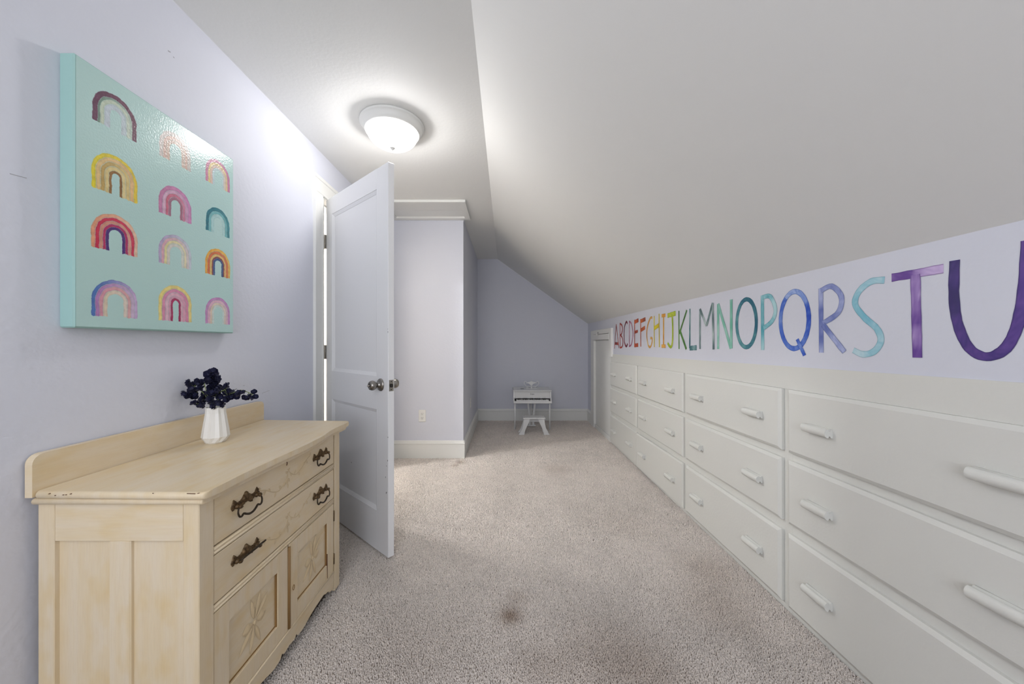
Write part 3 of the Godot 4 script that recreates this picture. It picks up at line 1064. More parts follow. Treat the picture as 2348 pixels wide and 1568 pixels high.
func bail(at: Vector3, base: Vector3, raised: bool) -> Sh:
	var s := Sh.new(base)
	var pts := []
	for q in [[-0.70, 0.0], [-0.80, -0.006], [-0.86, -0.016], [-0.80, -0.027], [-0.66, -0.030], [-0.52, -0.026], [-0.36, -0.031], [-0.16, -0.036], [0.0, -0.037], [0.16, -0.036], [0.36, -0.031], [0.52, -0.026], [0.66, -0.030], [0.80, -0.027], [0.86, -0.016], [0.80, -0.006], [0.70, 0.0]]:
		var y: float = q[1]
		var x := 0.013 - y * 0.12
		if raised:
			x = 0.013 - y * 0.55
			y = -y * 0.42
		pts.append(at + Vector3(x, y, -q[0] * 0.056))
	var c := spline(pts, 3)
	var rad := []
	for i in c.size():
		var t := i / float(c.size() - 1)
		rad.append(0.0019 + 0.0013 * sin(PI * t))
	s.tube(c, rad, 8)
	return s


func build_canvas():
	var o := thing("canvas", P(XL, 1.1615, 1.213), "mint green canvas with twelve painted rainbows on the left wall", "painting")
	var w := 0.55
	var h := 0.727
	var dp := 0.04
	var W := 624
	var H := 824
	var mint := srgb(183, 216, 211)
	var img := Image.create(W, H, false, Image.FORMAT_RGB8)
	img.fill(mint)
	var n := FastNoiseLite.new()
	n.seed = 5
	n.frequency = 0.03
	var fine := FastNoiseLite.new()
	fine.seed = 6
	fine.frequency = 0.22
	# each rainbow: column, row, then bands from the outside in: [outer radius, colour, colour at the right foot, strength]
	var lilac := srgb(196, 160, 205)
	var R := [
		[0, 0, 0.05, [[1.0, srgb(98, 44, 78), srgb(112, 60, 84), 1.0], [0.78, srgb(98, 128, 112), srgb(190, 208, 190), 0.95], [0.68, srgb(200, 212, 186), srgb(205, 214, 195), 0.9], [0.5, srgb(206, 206, 222), srgb(198, 205, 212), 0.7]], 0.24],
		[1, 0, 0.05, [[1.0, srgb(226, 196, 188), srgb(222, 196, 186), 0.7], [0.78, srgb(226, 178, 160), srgb(226, 180, 160), 0.85], [0.56, srgb(216, 168, 146), srgb(226, 190, 170), 0.8]], 0.36],
		[2, 0, 0.05, [[1.0, srgb(212, 120, 156), srgb(206, 116, 156), 0.9], [0.8, srgb(238, 206, 130), srgb(238, 200, 150), 0.9], [0.62, srgb(236, 180, 160), srgb(232, 208, 190), 0.8], [0.46, srgb(200, 214, 226), srgb(206, 222, 226), 0.6]], 0.3],
		[0, 1, 0.0, [[1.0, srgb(232, 214, 40), srgb(236, 206, 60), 1.0], [0.83, srgb(232, 196, 128), srgb(238, 190, 130), 0.95], [0.64, srgb(192, 154, 76), srgb(232, 208, 140), 0.95], [0.46, srgb(226, 200, 130), srgb(232, 212, 150), 0.95], [0.29, srgb(150, 106, 42), srgb(140, 92, 40), 1.0]], 0.17],
		[1, 1, 0.0, [[1.0, srgb(206, 128, 172), srgb(214, 140, 190), 0.95], [0.76, srgb(228, 176, 204), srgb(214, 150, 190), 0.9], [0.6, srgb(206, 96, 122), srgb(220, 140, 170), 0.95], [0.42, srgb(160, 106, 132), srgb(176, 96, 120), 0.9]], 0.27],
		[2, 1, 0.08, [[1.0, srgb(24, 118, 134), srgb(52, 138, 146), 1.0], [0.76, srgb(112, 186, 190), srgb(90, 170, 176), 0.85], [0.58, srgb(170, 212, 212), srgb(180, 218, 216), 0.8]], 0.34],
		[0, 2, -0.04, [[1.0, srgb(238, 160, 122), srgb(240, 196, 168), 0.95], [0.83, srgb(212, 36, 78), srgb(216, 62, 92), 1.0], [0.68, srgb(212, 138, 116), srgb(226, 160, 140), 0.95], [0.54, srgb(190, 40, 98), srgb(180, 40, 104), 1.0], [0.42, srgb(72, 38, 118), srgb(84, 44, 128), 1.0]], 0.28],
		[1, 2, 0.0, [[1.0, srgb(190, 164, 206), srgb(206, 208, 220), 0.85], [0.84, srgb(232, 164, 180), srgb(226, 206, 206), 0.85], [0.68, srgb(240, 220, 150), srgb(240, 224, 190), 0.85], [0.52, srgb(236, 206, 196), srgb(228, 224, 208), 0.7]], 0.34],
		[2, 2, 0.0, [[1.0, srgb(238, 172, 60), srgb(240, 190, 80), 1.0], [0.83, srgb(218, 112, 58), srgb(222, 124, 66), 1.0], [0.64, srgb(238, 200, 104), srgb(236, 180, 100), 0.95], [0.5, srgb(140, 62, 66), srgb(132, 56, 60), 1.0], [0.4, srgb(52, 84, 140), srgb(46, 76, 124), 1.0]], 0.26],
		[0, 3, -0.02, [[1.0, srgb(76, 116, 190), srgb(206, 176, 216), 0.95], [0.84, srgb(186, 120, 186), srgb(214, 186, 216), 0.9], [0.68, srgb(226, 140, 162), srgb(232, 170, 168), 0.85], [0.52, srgb(240, 206, 172), srgb(238, 216, 206), 0.8]], 0.34],
		[1, 3, -0.03, [[1.0, srgb(244, 224, 136), srgb(244, 220, 136), 0.95], [0.79, srgb(228, 150, 180), srgb(222, 136, 168), 0.95], [0.6, srgb(240, 196, 210), srgb(232, 150, 178), 0.9], [0.42, srgb(224, 150, 176), srgb(232, 176, 192), 0.9], [0.3, srgb(176, 40, 92), srgb(166, 38, 88), 1.0]], 0.17],
		[2, 3, 0.02, [[1.0, srgb(202, 140, 194), srgb(202, 140, 196), 0.95], [0.82, srgb(232, 172, 196), srgb(232, 186, 200), 0.9], [0.64, srgb(238, 206, 180), srgb(236, 212, 200), 0.85], [0.48, srgb(226, 224, 216), srgb(214, 226, 222), 0.7]], 0.34]]
	var cx := [0.177, 0.525, 0.858]
	var by := [0.199, 0.460, 0.690, 0.954]
	for r in R:
		var hw: float = 0.112 * W * (1.0 + r[2] * -0.6)
		var hh: float = (0.146 if r[1] != 1 or r[0] != 0 else 0.158) * H * (1.0 - r[2] * 0.5)
		if r[0] == 1 and r[1] == 3: hh *= 1.14
		var x0: float = cx[r[0]] * W
		var y1: float = by[r[1]] * H
		var legs: float = hh - hw * 1.02
		var bands: Array = r[3]
		for y in range(int(y1 - hh) - 4, int(y1) + 4):
			for x in range(int(x0 - hw) - 4, int(x0 + hw) + 4):
				var ax: float = (x - x0) / hw
				var ay: float = (y1 - y)
				var wob := n.get_noise_2d(x, y) * 0.035 + fine.get_noise_2d(x, y) * 0.012
				var rho := absf(ax) if ay < legs else Vector2(ax, (ay - legs) / (hh - legs)).length()
				rho += wob
				if ay < -2.0 + 3.0 * n.get_noise_2d(x * 3.0, 0.0) or rho > 1.0 or rho < r[4]: continue
				var k := 0
				while k + 1 < bands.size() and rho < bands[k + 1][0]: k += 1
				var inner: float = bands[k + 1][0] if k + 1 < bands.size() else r[4]
				var t: float = (bands[k][0] - rho) / maxf(0.01, bands[k][0] - inner)
				var side := clampf(0.5 + ax * 0.6, 0.0, 1.0)
				var col: Color = bands[k][1].lerp(bands[k][2], side)
				var pool := 0.10 * (absf(t - 0.5) * 2.0) - 0.12 * n.get_noise_2d(x * 1.3 + 90.0, y * 1.3)
				col = col.darkened(clampf(pool, 0.0, 0.2)) if pool > 0.0 else col.lightened(clampf(-pool, 0.0, 0.2))
				var edge := smoothstep(0.0, 0.08, t) * smoothstep(0.0, 0.10, 1.0 - t)
				img.set_pixel(x, y, img.get_pixel(x, y).lerp(col, bands[k][3] * (0.25 + 0.75 * edge)))
	var m := std(Color.WHITE, 0.24)
	m.clearcoat_enabled = true
	m.clearcoat = 0.5
	m.clearcoat_roughness = 0.15
	m.albedo_texture = ImageTexture.create_from_image(img)
	var bump := noise_image(512, 0.16, 44, 2)
	bump.bump_map_to_normal_map(2.0)
	m.normal_enabled = true
	m.normal_texture = ImageTexture.create_from_image(bump)
	m.normal_scale = 0.15
	var s := Sh.new()
	# front face, a little inside the wrapped edges
	var e := 0.004
	var x1 := dp
	var cc := [Vector3(x1, e, w / 2 - e), Vector3(x1, e, -w / 2 + e), Vector3(x1, h - e, -w / 2 + e), Vector3(x1, h - e, w / 2 - e)]
	var uu := [Vector2(0, 1), Vector2(1, 1), Vector2(1, 0), Vector2(0, 0)]
	s.tri(cc[0], cc[1], cc[2], uu[0], uu[1], uu[2])
	s.tri(cc[0], cc[2], cc[3], uu[0], uu[2], uu[3])
	s.end("O", false, Vector3.RIGHT)
	put("printed_face", s, m, o)
	s = Sh.new()
	var m2 := std(srgb(158, 196, 191), 0.55)
	s.box(Vector3(dp / 2 - 0.0003, h / 2, 0), Vector3(dp - 0.0003, h, w), 0.0035)
	put("wrapped_edge", s, m2, o)


func build_letters():
	var G := {
		"A": [3.884, 3.709, 1.062, 1.325, 0.017, [[[0.05, 0], [0.42, 1]], [[0.42, 1], [0.95, 0.03]], [[0.12, 0.22], [0.86, 0.2], 0.03]], srgb(112, 30, 40), srgb(206, 92, 70), "dark red"],
		"B": [3.697, 3.579, 1.070, 1.330, 0.018, [[[0.12, 0], [0.1, 1]], [[0.12, 0.98], [0.62, 0.9], [0.78, 0.75], [0.55, 0.57], [0.2, 0.52]], [[0.2, 0.52], [0.7, 0.42], [0.9, 0.22], [0.65, 0.05], [0.12, 0.02]]], srgb(150, 40, 52), srgb(208, 78, 40), "red and orange"],
		"C": [3.572, 3.438, 1.081, 1.336, 0.021, [[[0.85, 0.9], [0.6, 0.98], [0.22, 0.8], [0.1, 0.5], [0.2, 0.2], [0.58, 0.03], [0.9, 0.14]]], srgb(88, 14, 38), srgb(160, 34, 56), "wine red"],
		"D": [3.420, 3.296, 1.085, 1.335, 0.017, [[[0.1, 0], [0.1, 1]], [[0.12, 0.98], [0.6, 0.86], [0.92, 0.5], [0.6, 0.12], [0.12, 0.02]]], srgb(166, 84, 120), srgb(214, 160, 182), "dusty pink"],
		"E": [3.281, 3.162, 1.085, 1.337, 0.019, [[[0.14, 0.0], [0.14, 1.0]], [[0.14, 0.91], [0.95, 0.96], 0.034], [[0.14, 0.54], [0.82, 0.57], 0.026], [[0.14, 0.06], [0.9, 0.08], 0.034]], srgb(160, 62, 44), srgb(214, 100, 48), "burnt orange"],
		"F": [3.131, 3.002, 1.091, 1.338, 0.018, [[[0.12, 0.0], [0.1, 0.98]], [[0.12, 0.9], [0.95, 0.95], 0.034], [[0.14, 0.58], [0.88, 0.66], 0.032]], srgb(170, 86, 54), srgb(224, 112, 48), "orange"],
		"G": [2.996, 2.857, 1.082, 1.340, 0.019, [[[0.93, 0.95], [0.62, 0.94], [0.22, 0.7], [0.1, 0.42], [0.3, 0.1], [0.6, 0.03], [0.84, 0.14], [0.9, 0.3], [0.6, 0.31]]], srgb(216, 146, 52), srgb(240, 214, 150), "amber yellow"],
		"H": [2.845, 2.725, 1.090, 1.348, 0.015, [[[0.12, 0.0], [0.1, 0.96]], [[0.9, 0.0], [0.86, 1.0]], [[0.14, 0.58], [0.86, 0.66], 0.032]], srgb(206, 176, 60), srgb(236, 224, 40), "bright yellow"],
		"I": [2.701, 2.626, 1.086, 1.341, 0.020, [[[0.5, 0.05], [0.5, 0.95]], [[0.05, 0.95], [0.95, 0.95], 0.026], [[0.05, 0.05], [0.95, 0.05], 0.026]], srgb(214, 146, 60), srgb(248, 200, 96), "pale orange"],
		"J": [2.604, 2.471, 1.085, 1.345, 0.021, [[[0.04, 0.91], [0.98, 0.94], 0.034], [[0.6, 0.92], [0.66, 0.5], [0.62, 0.16], [0.42, 0.03], [0.06, 0.14]]], srgb(140, 174, 24), srgb(216, 220, 90), "lime green"],
		"K": [2.440, 2.315, 1.081, 1.342, 0.016, [[[0.12, 0.0], [0.1, 1.0], 0.014], [[0.96, 0.98], [0.16, 0.4]], [[0.2, 0.5], [0.92, 0.0], 0.02]], srgb(66, 112, 56), srgb(112, 168, 66), "leaf green"],
		"L": [2.295, 2.198, 1.079, 1.342, 0.017, [[[0.14, 1.0], [0.12, 0.03]], [[0.1, 0.035], [0.98, 0.055], 0.03]], srgb(52, 104, 112), srgb(166, 196, 194), "grey teal"],
		"M": [2.176, 2.008, 1.085, 1.350, 0.018, [[[0.08, 0.0], [0.08, 0.92]], [[0.08, 0.92], [0.5, 0.52]], [[0.5, 0.52], [0.88, 1.0]], [[0.88, 1.0], [0.93, 0.0]]], srgb(70, 98, 100), srgb(190, 206, 204), "grey green"],
		"N": [1.989, 1.844, 1.088, 1.350, 0.021, [[[0.08, 0.0], [0.08, 0.96]], [[0.08, 0.96], [0.86, 0.02]], [[0.88, 0.02], [0.88, 1.0]]], srgb(110, 184, 160), srgb(176, 218, 206), "mint green"],
		"O": [1.827, 1.666, 1.091, 1.346, 0.022, [["o", 0.0, 1.0]], srgb(34, 100, 124), srgb(126, 182, 178), "deep teal"],
		"P": [1.648, 1.546, 1.089, 1.341, 0.021, [[[0.14, 0.0], [0.12, 1.0]], [[0.12, 0.96], [0.6, 0.95], [0.9, 0.72], [0.72, 0.52], [0.2, 0.4]]], srgb(70, 160, 176), srgb(184, 222, 226), "pale turquoise"],
		"Q": [1.537, 1.375, 1.072, 1.342, 0.021, [["o", 0.06, 1.0], [[0.6, 0.24], [0.82, 0.0], 0.016]], srgb(24, 72, 188), srgb(170, 190, 232), "royal blue"],
		"R": [1.346, 1.229, 1.085, 1.334, 0.020, [[[0.14, 0.0], [0.12, 0.97]], [[0.12, 0.93], [0.5, 0.97], [0.82, 0.8], [0.72, 0.58], [0.2, 0.44]], [[0.2, 0.42], [0.92, 0.02]]], srgb(88, 104, 176), srgb(186, 194, 228), "periwinkle blue"],
		"S": [1.214, 1.104, 1.076, 1.335, 0.021, [[[0.97, 0.93], [0.6, 0.94], [0.24, 0.84], [0.12, 0.68], [0.4, 0.5], [0.76, 0.35], [0.87, 0.2], [0.68, 0.07], [0.36, 0.03], [0.06, 0.08]]], srgb(120, 188, 208), srgb(196, 222, 230), "sky blue"],
		"T": [1.087, 0.958, 1.079, 1.333, 0.025, [[[0.0, 0.95], [1.0, 0.955], 0.025], [[0.49, 0.94], [0.53, 0.0]]], srgb(98, 58, 150), srgb(206, 184, 226), "purple and lilac"],
		"U": [0.946, 0.798, 1.082, 1.338, 0.023, [[[0.08, 1.0], [0.07, 0.62], [0.13, 0.33], [0.28, 0.1], [0.5, 0.02], [0.72, 0.1], [0.86, 0.32], [0.93, 0.62], [0.97, 1.06]]], srgb(34, 18, 100), srgb(98, 66, 152), "deep indigo"]}
	var n := FastNoiseLite.new()
	n.seed = 77
	n.frequency = 0.9
	var count := 0
	for k in G:
		var g: Array = G[k]
		count += 1
		var at := P(XR, g[2], (g[0] + g[1]) / 2)
		var s := Sh.new(at)
		var layer := 0.0008
		for st in g[5]:
			var pts := []
			var half: float = g[4] / 2
			if st[0] is String:
				for i in 20:
					var a := TAU * i / 20.0 + 2.2
					var lo: float = st[1]
					pts.append(Vector2(0.5 + 0.44 * cos(a), (lo + 1.0) / 2 + (1.0 - lo) * 0.46 * sin(a)))
				pts = spline(pts, 3, true)
			else:
				for q in st:
					if q is Array: pts.append(Vector2(q[0], q[1]))
					else: half = q / 2
				if pts.size() == 2:
					var a2: Vector2 = pts[0]
					var b2: Vector2 = pts[1]
					pts = []
					for i in 13: pts.append(a2.lerp(b2, i / 12.0))
				else: pts = spline(pts, 6)
			var q2 := []
			for p in pts: q2.append(Vector2(lerpf(g[0], g[1], p.x), lerpf(g[2], g[3], p.y)))
			ribbon(s, q2, half, g[6], g[7], n, count * 13.0 + layer * 9000.0, layer)
			layer += 0.0004
		var o := put("letter_decal", s, mats.decal, self)
		o.position = at
		tag(o, "%s watercolour letter %s stuck on the knee wall above the drawers" % [g[8], k], "letter", "alphabet decals on the knee wall")


func ribbon(s: Sh, pts: Array, half: float, ca: Color, cb: Color, n: FastNoiseLite, seed_: float, off: float):
	# one brush stroke: rounded ends, a paler wet middle and pigment gathered at the edges
	var rows := []
	var cols := []
	var total := 0.0
	for i in pts.size() - 1: total += pts[i].distance_to(pts[i + 1])
	var run := 0.0
	for i in pts.size():
		if i > 0: run += pts[i].distance_to(pts[i - 1])
		var dir: Vector2 = (pts[mini(i + 1, pts.size() - 1)] - pts[maxi(i - 1, 0)]).normalized()
		if pts[0].distance_to(pts[pts.size() - 1]) < 0.001 and (i == 0 or i == pts.size() - 1): dir = (pts[1] - pts[pts.size() - 2]).normalized()
		var nm := Vector2(-dir.y, dir.x)
		var t := run / total
		var w := half * (1.0 + 0.13 * n.get_noise_2d(seed_ + run * 40.0, 3.0))
		var wash := clampf(0.5 + 1.5 * n.get_noise_2d(seed_ * 3.1 + run * 9.0, seed_), 0.0, 1.0)
		wash = clampf(lerpf(wash, 0.5 + 0.5 * sin(t * PI * 1.6 + seed_), 0.4), 0.0, 1.0)
		var row := PackedVector3Array()
		var rc := []
		for q in [-1.0, -0.72, -0.3, 0.3, 0.72, 1.0]:
			var p: Vector2 = pts[i] + nm * w * q
			row.append(P(XR - off, p.y, p.x))
			var mixk := clampf(wash + 0.35 * n.get_noise_2d(p.x * 90.0 + seed_, p.y * 90.0), 0.0, 1.0)
			var col := ca.lerp(cb, mixk * (1.0 if absf(q) < 0.9 else 0.45))
			if absf(q) > 0.9: col = col.darkened(0.12)
			rc.append(col.srgb_to_linear())
		rows.append(row)
		cols.append(rc)
	for i in rows.size() - 1:
		for j in 5:
			var at := [[i, j], [i, j + 1], [i + 1, j + 1], [i + 1, j]]
			for tr in [[0, 1, 2], [0, 2, 3]]:
				for z in tr:
					s.v.append(rows[at[z][0]][at[z][1]])
					s.t.append(Vector2.ZERO)
					s.c.append(cols[at[z][0]][at[z][1]])
	s.end("O", false, Vector3.LEFT)


func build_vase():
	var at := P(-1.067, 0.757, 1.305)
	var o := thing("vase", at, "white faceted ceramic vase standing on the dresser against its splashboard", "vase")
	var s := Sh.new()
	var N := 10
	var prof := [[0.0, 0.026, 0.028, 0.5], [0.005, 0.0315, 0.0325, 0.5], [0.023, 0.0385, 0.0425, 0.0], [0.05, 0.0352, 0.0390, 0.0], [0.108, 0.0268, 0.0305, 0.0], [0.128, 0.0282, 0.0300, 0.0], [0.130, 0.0272, 0.0288, 0.0], [0.118, 0.0245, 0.0258, 0.0], [0.03, 0.022, 0.023, 0.0]]
	var rows := []
	for p in prof:
		var r := PackedVector3Array()
		for k in N * 2:
			var a: float = TAU * (k * 0.5 + p[3]) / N
			var rr: float = p[2] if k % 2 == 0 else p[1]
			r.append(Vector3(cos(a) * rr, p[0], sin(a) * rr))
		rows.append(r)
	s.grid(rows, true, true, false)
	put("body", s, mats.vase, o)
	# one bloom: two rings of ruffled petals
	s = Sh.new()
	for ring in 2:
		var np := 5 if ring == 0 else 4
		for k in np:
			var a := TAU * (k + ring * 0.5) / np
			var u := Vector3(cos(a), 0, sin(a))
			var w := Vector3(-sin(a), 0, cos(a))
			var pr := []
			for i in 4:
				var t := i / 3.0
				var row := PackedVector3Array()
				for j in 5:
					var q := j / 2.0 - 1.0
					var wid := (0.0035 + 0.0085 * sin(PI * clampf(t * 0.75 + 0.1, 0.0, 1.0))) * (1.0 - 0.25 * ring)
					var outr := 0.0125 * t * (1.0 - 0.35 * ring) * (1.0 - 0.12 * q * q)
					row.append(u * outr + w * wid * q + Vector3.UP * ((0.0055 + 0.003 * ring) * t * t + 0.0025 * ring + 0.0025 * q * q * t + 0.0013 * sin(q * 6.0 + k) * t))
				pr.append(row)
			s.grid(pr, false, false, true, "O", Vector3.UP)
	s.lathe([Vector2(0, -0.006), Vector2(0.003, -0.004), Vector2(0.005, 0.001), Vector2(0.004, 0.005), Vector2(0, 0.006)], Vector3.ZERO, Vector3.UP, 8)
	var bloom := s.mesh()
	var k2 := 1.0 / (6.535 * 624.5)
	var sprigs := [
		["upright navy flower sprig rising highest above the vase", [[655, 205], [610, 235], [655, 262], [585, 268], [640, 312], [560, 315], [600, 340], [530, 340]], [[540, 700], [480, 420], [500, 340], [600, 250]], 0.012],
		["navy flower sprig leaning furthest left over the vase", [[280, 365], [330, 355], [245, 425], [285, 430], [240, 515], [300, 485], [270, 565], [345, 480], [310, 545], [255, 590], [390, 385], [410, 470]], [[545, 705], [440, 520], [300, 420]], 0.0],
		["drooping navy flower sprig hanging low at the left of the vase rim", [[312, 715], [280, 690], [355, 660], [400, 620], [350, 705], [450, 600], [465, 545], [390, 570], [440, 655]], [[550, 715], [470, 620], [330, 680]], -0.022],
		["dense navy flower sprig leaning right above the vase rim", [[690, 450], [785, 430], [725, 480], [640, 520], [600, 545], [770, 520], [835, 590], [700, 570], [820, 540], [745, 640], [765, 685], [650, 630], [690, 690], [620, 600], [800, 610]], [[560, 710], [640, 560], [780, 470]], 0.006],
		["small navy flower sprig reaching furthest right on a thin twig", [[1000, 520], [1070, 515], [950, 580], [1010, 555], [1080, 590], [1140, 575], [1180, 515], [1225, 580], [1060, 625], [1185, 600]], [[575, 715], [720, 600], [880, 520], [990, 480], [1110, 520], [1200, 570]], -0.006],
		["short navy flower sprig in the middle of the vase", [[560, 420], [520, 430], [590, 400], [540, 480], [590, 470], [520, 540], [580, 590], [570, 370]], [[555, 715], [575, 600], [550, 430]], -0.012]]
	for q in sprigs:
		var fo := thing("flower_sprig", at + Vector3(0, 0.06, 0), q[0], "flower", "navy artificial flower sprigs in the vase")
		var to := func(px: float, py: float, dz: float) -> Vector3:
			return Vector3((px - 624.0) * k2 - 0.001, 0.068 + (737.0 - py) * k2, dz)
		s = Sh.new()
		var pts := [Vector3(rng.randf_range(-0.009, 0.009), -0.02, rng.randf_range(-0.009, 0.009))]
		for i in q[2].size():
			var f: float = i / float(maxi(1, q[2].size() - 1))
			pts.append(to.call(q[2][i][0], q[2][i][1], q[3] * f))
		s.tube(spline(pts, 5), 0.0013, 6)
		put("stem", s, mats.stem, fo)
		if q[1].size() == 10:
			s = Sh.new()
			s.tube([to.call(870, 525, 0.014), to.call(992, 450, 0.016)], 0.0009, 5)
			put("twig", s, mats.twig, fo)
		var b := Sh.new()
		var tip: Vector3 = pts[pts.size() - 1]
		for c in q[1]:
			var p: Vector3 = to.call(c[0], c[1], q[3] + rng.randf_range(-0.014, 0.018))
			var m := show_mesh("bloom", bloom, mats.navy, fo)
			m.position = p
			var face := (Vector3(rng.randf_range(-1, 1), rng.randf_range(-0.4, 1), rng.randf_range(0.0, 1.2))).normalized()
			var xx := face.cross(Vector3(0.2, 0.1, 0.9)).normalized()
			m.basis = Basis(xx, face, xx.cross(face)).scaled(Vector3.ONE * rng.randf_range(0.92, 1.2) * (0.72 if q[1].size() == 10 else 1.0))
			# pedicel from the bloom back towards the stem
			var near: Vector3 = tip
			for st in spline(pts, 5):
				if st.y > 0.06 and st.distance_to(p) < near.distance_to(p): near = st
			b.tube([p, p.lerp(near, 0.5) + Vector3(0, -0.003, 0), near], 0.0008, 5)
		put("pedicel", b, mats.stem, fo)


func build_piano():
	var xl := 0.092
	var xr := 0.580
	var df := 4.575
	var db := 4.94
	var yt := 0.515
	var base := P((xl + xr) / 2, 0.0, (df + db) / 2)
	var o := thing("toy_piano", base, "small white toy piano standing against the far gable wall", "toy piano")
	var w: Material = mats.white_toy
	var s := Sh.new(base)
	s.between(P(xl - 0.004, yt - 0.013, df - 0.006), P(xr + 0.004, yt, db), 0.003)
	put("lid", s, w, o)
	s = Sh.new(base)
	# cheeks, with a front that steps out round the keys
	for x in [[xl, xl + 0.014], [xr - 0.014, xr]]:
		s.prism(PackedVector2Array([Vector2(df + 0.018, yt - 0.013), Vector2(db - 0.02, yt - 0.013), Vector2(db - 0.02, 0.352), Vector2(df - 0.035, 0.352), Vector2(df - 0.035, 0.395), Vector2(df, 0.42)]), P(x[0], 0, 0), Vector3(0, 0, -1), Vector3.UP, Vector3(x[1] - x[0], 0, 0))
	put("cheek", s, w, o)
	s = Sh.new(base)
	s.between(P(xl + 0.014, 0.406, df + 0.03), P(xr - 0.014, yt - 0.013, df + 0.042))
	put("fascia", s, w, o)
	s = Sh.new(base)
	s.between(P(xl + 0.014, 0.352, df - 0.038), P(xr - 0.014, 0.366, db - 0.03), 0.002)
	s.between(P(xl + 0.001, 0.353, df - 0.046), P(xr - 0.001, 0.383, df - 0.034), 0.003)
	put("keybed", s, w, o)
	s = Sh.new(base)
	s.between(P(xl + 0.014, 0.352, db - 0.034), P(xr - 0.014, yt - 0.013, db - 0.022))
	put("back_board", s, w, o)
	s = Sh.new(base)
	s.between(P(xl + 0.018, 0.396, df + 0.0245), P(xr - 0.018, 0.4075, df + 0.030))
	put("key_slot", s, mats.black, o)
	var kx0 := xl + 0.036
	var kw := (xr - xl - 0.072) / 18.0
	for k in 18:
		s = Sh.new(base)
		s.between(P(kx0 + kw * k + 0.0008, 0.366, df - 0.031), P(kx0 + kw * (k + 1) - 0.0008, 0.396, df + 0.024), 0.001)
		put("white_key", s, w, o)
	var n := 0
	for k in 17:
		if k % 7 in [2, 6]: continue
		s = Sh.new(base)
		s.between(P(kx0 + kw * (k + 1) - 0.007, 0.395, df - 0.016), P(kx0 + kw * (k + 1) + 0.007, 0.412, df + 0.0295), 0.002)
		put("black_key", s, mats.black, o)
		n += 1
	for x in [xl + 0.019, xr - 0.019]:
		s = Sh.new(base)
		s.tube([P(x, 0.0, df + 0.02), P(x, 0.352, df + 0.02)], [0.0085, 0.0095], 16)
		put("leg", s, w, o)
	s = Sh.new(base)
	var xm := (xl + xr) / 2
	s.tube([P(xm, 0.0, db - 0.06), P(xm, 0.352, db - 0.06)], 0.009, 16)
	put("leg", s, w, o)
	# pedal lyre: two curved boards and a cross plate
	for side in [-1.0, 1.0]:
		s = Sh.new(base)
		var c := []
		for q in [[0.050, 0.352], [0.045, 0.27], [0.031, 0.17], [0.027, 0.09], [0.03, 0.03]]: c.append(Vector2(q[0] * side, q[1]))
		c = spline(c, 4)
		var poly := PackedVector2Array()
		for p in c: poly.append(p + Vector2(-0.016 * side, 0))
		c.reverse()
		for p in c: poly.append(p + Vector2(0.008 * side, 0))
		s.prism(poly, P(xm, 0, df + 0.17), Vector3.RIGHT, Vector3.UP, Vector3(0, 0, -0.01))
		put("lyre", s, w, o)
	s = Sh.new(base)
	s.tube([P(xm, 0.03, df + 0.175), P(xm, 0.352, df + 0.175)], 0.004, 10)
	s.between(P(xm - 0.055, 0.018, df + 0.15), P(xm + 0.055, 0.032, df + 0.2), 0.002)
	put("pedal_plate", s, w, o)
	# scrolled music stand
	s = Sh.new(base)
	var ym := yt
	for side in [-1.0, 1.0]:
		var sc := []
		for q in [[0.048, 0.002], [0.052, 0.018], [0.072, 0.036], [0.092, 0.056], [0.098, 0.076], [0.086, 0.092], [0.070, 0.088], [0.063, 0.074], [0.068, 0.066]]: sc.append(P(xm + q[0] * side, ym + q[1], df + 0.19))
		s.tube(spline(sc, 5), 0.0042, 8)
	var fan := PackedVector2Array()
	for q in [[-0.009, 0.0], [-0.007, 0.03], [-0.014, 0.05], [-0.034, 0.066], [-0.058, 0.072], [-0.054, 0.084], [-0.03, 0.086], [-0.012, 0.094], [0.0, 0.097], [0.012, 0.094], [0.03, 0.086], [0.054, 0.084], [0.058, 0.072], [0.034, 0.066], [0.014, 0.05], [0.007, 0.03], [0.009, 0.0]]: fan.append(Vector2(q[0], q[1]))
	s.prism(fan, P(xm, ym, df + 0.187), Vector3.RIGHT, Vector3.UP, Vector3(0, 0, -0.007))
	s.between(P(xm - 0.055, ym + 0.026, df + 0.187), P(xm + 0.055, ym + 0.033, df + 0.193), 0.001)
	s.between(P(xm - 0.075, ym, df + 0.18), P(xm + 0.075, ym + 0.006, df + 0.2), 0.001)
	put("music_stand", s, w, o)
	s = Sh.new(base)
	s.lathe([Vector2(0, 0), Vector2(0.026, 0), Vector2(0.026, 0.0012), Vector2(0, 0.0012)], P(xm - 0.125, yt - 0.0004, df + 0.16), Vector3.UP, 24)
	put("lid_hole", s, mats.black, o)
	s = Sh.new(base)
	for d in [0.09, 0.16, 0.24]: s.between(P(xl - 0.006, yt - 0.004, df + d), P(xl + 0.004, yt + 0.002, df + d + 0.02), 0.001)
	put("hinge", s, mats.steel, o)
	var tm := TextMesh.new()
	tm.text = "Hape"
	var f := SystemFont.new()
	f.font_names = PackedStringArray(["Droid Serif"])
	f.font_italic = true
	tm.font = f
	tm.font_size = 32
	tm.pixel_size = 0.00068
	tm.depth = 0.001
	var lo := show_mesh("lettering", tm, mats.black, o)
	lo.position = P(xm, 0.462, df + 0.0294) - base
	# the bench
	base = P(0.338, 0, 4.39)
	o = thing("piano_bench", base, "little white bench with splayed curved legs in front of the toy piano", "stool")
	s = Sh.new(base)
	s.between(P(0.200, 0.196, 4.31), P(0.476, 0.215, 4.47), 0.006)
	var seat := put("seat", s, w, o)
	s = Sh.new(base)
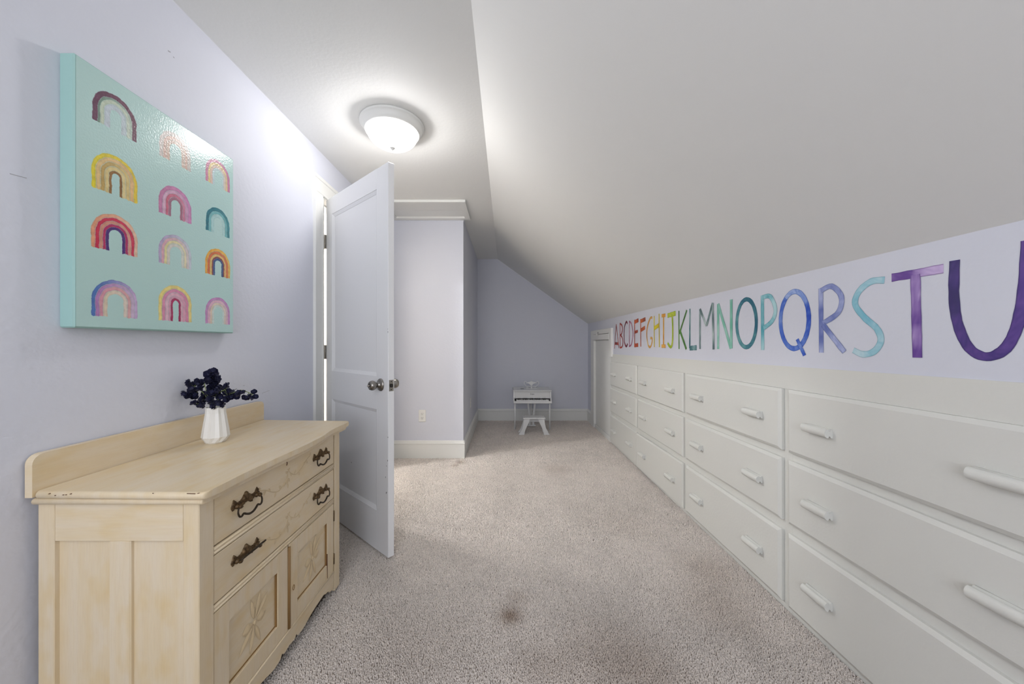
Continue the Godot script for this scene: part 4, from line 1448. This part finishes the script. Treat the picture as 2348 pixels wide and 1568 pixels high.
	for x in [0.222, 0.454]:
		for d in [4.335, 4.445]: s.lathe([Vector2(0, 0), Vector2(0.006, 0), Vector2(0.005, 0.0008), Vector2(0, 0.0008)], P(x, 0.2148, d), Vector3.UP, 10)
	put("screw_cap", s, mats.steel, seat)
	for d in [4.318, 4.448]:
		for side in [-1.0, 1.0]:
			s = Sh.new(base)
			var a := spline([Vector2(0.126, 0.196), Vector2(0.132, 0.14), Vector2(0.152, 0.07), Vector2(0.196, 0.0)], 5)
			var b := spline([Vector2(0.118, 0.0), Vector2(0.112, 0.05), Vector2(0.088, 0.11), Vector2(0.058, 0.17), Vector2(0.046, 0.196)], 5)
			var poly := PackedVector2Array()
			for p in a + b: poly.append(Vector2(p.x * side, p.y))
			s.prism(poly, P(0.338, 0, d), Vector3.RIGHT, Vector3.UP, Vector3(0, 0, -0.015))
			put("leg", s, w, o)
	s = Sh.new(base)
	s.between(P(0.226, 0.15, 4.385), P(0.45, 0.196, 4.397), 0.002)
	put("stretcher", s, w, o)


func outlet(at: Vector3, turn: float, label: String):
	var o := thing("wall_outlet", at, label, "outlet")
	o.rotation.y = turn
	var s := Sh.new()
	s.box(Vector3(0, 0.058, 0.003), Vector3(0.07, 0.116, 0.006), 0.0025)
	put("cover_plate", s, mats.plate, o)
	for y in [0.038, 0.078]:
		s = Sh.new()
		s.lathe([Vector2(0, 0), Vector2(0.0165, 0), Vector2(0.0165, 0.0075), Vector2(0.0155, 0.008), Vector2(0, 0.008)], Vector3(0, y, 0), Vector3(0, 0, 1), 24)
		var f := put("socket", s, mats.plate, o)
		s = Sh.new()
		for x in [-0.0065, 0.0065]: s.box(Vector3(x, y + 0.004, 0.0079), Vector3(0.0022, 0.008, 0.001))
		s.lathe([Vector2(0, 0.0075), Vector2(0.0027, 0.0075), Vector2(0.0027, 0.0084), Vector2(0, 0.0084)], Vector3(0, y - 0.0075, 0), Vector3(0, 0, 1), 10)
		put("slot", s, mats.dark_steel, f)


func build_small():
	for q in [[1.245, 2.142, 0.010, 0.004, 0.3], [1.262, 2.135, 0.005, 0.003, 0.0], [1.745, 0.882, 0.055, 0.0014, 0.12], [0.86, 1.525, 0.03, 0.0015, 0.1], [1.60, 0.93, 0.008, 0.002, 0.0]]:
		var s := Sh.new()
		s.box(P(XL + 0.0003, q[1], q[0]), Vector3(0.0008, q[3], q[2]), 0.0002, Basis(Vector3.RIGHT, q[4]))
		put("scuff", s, mats.scuff, get_node("wall_left"))
	outlet(P(-0.817, 0.358, DBL), 0.0, "white double outlet on the front of the boxed-out corner beside the open door")
	outlet(P(XB, 0.375, 4.12), PI / 2, "white outlet seen edge-on on the side of the boxed-out corner near the piano")
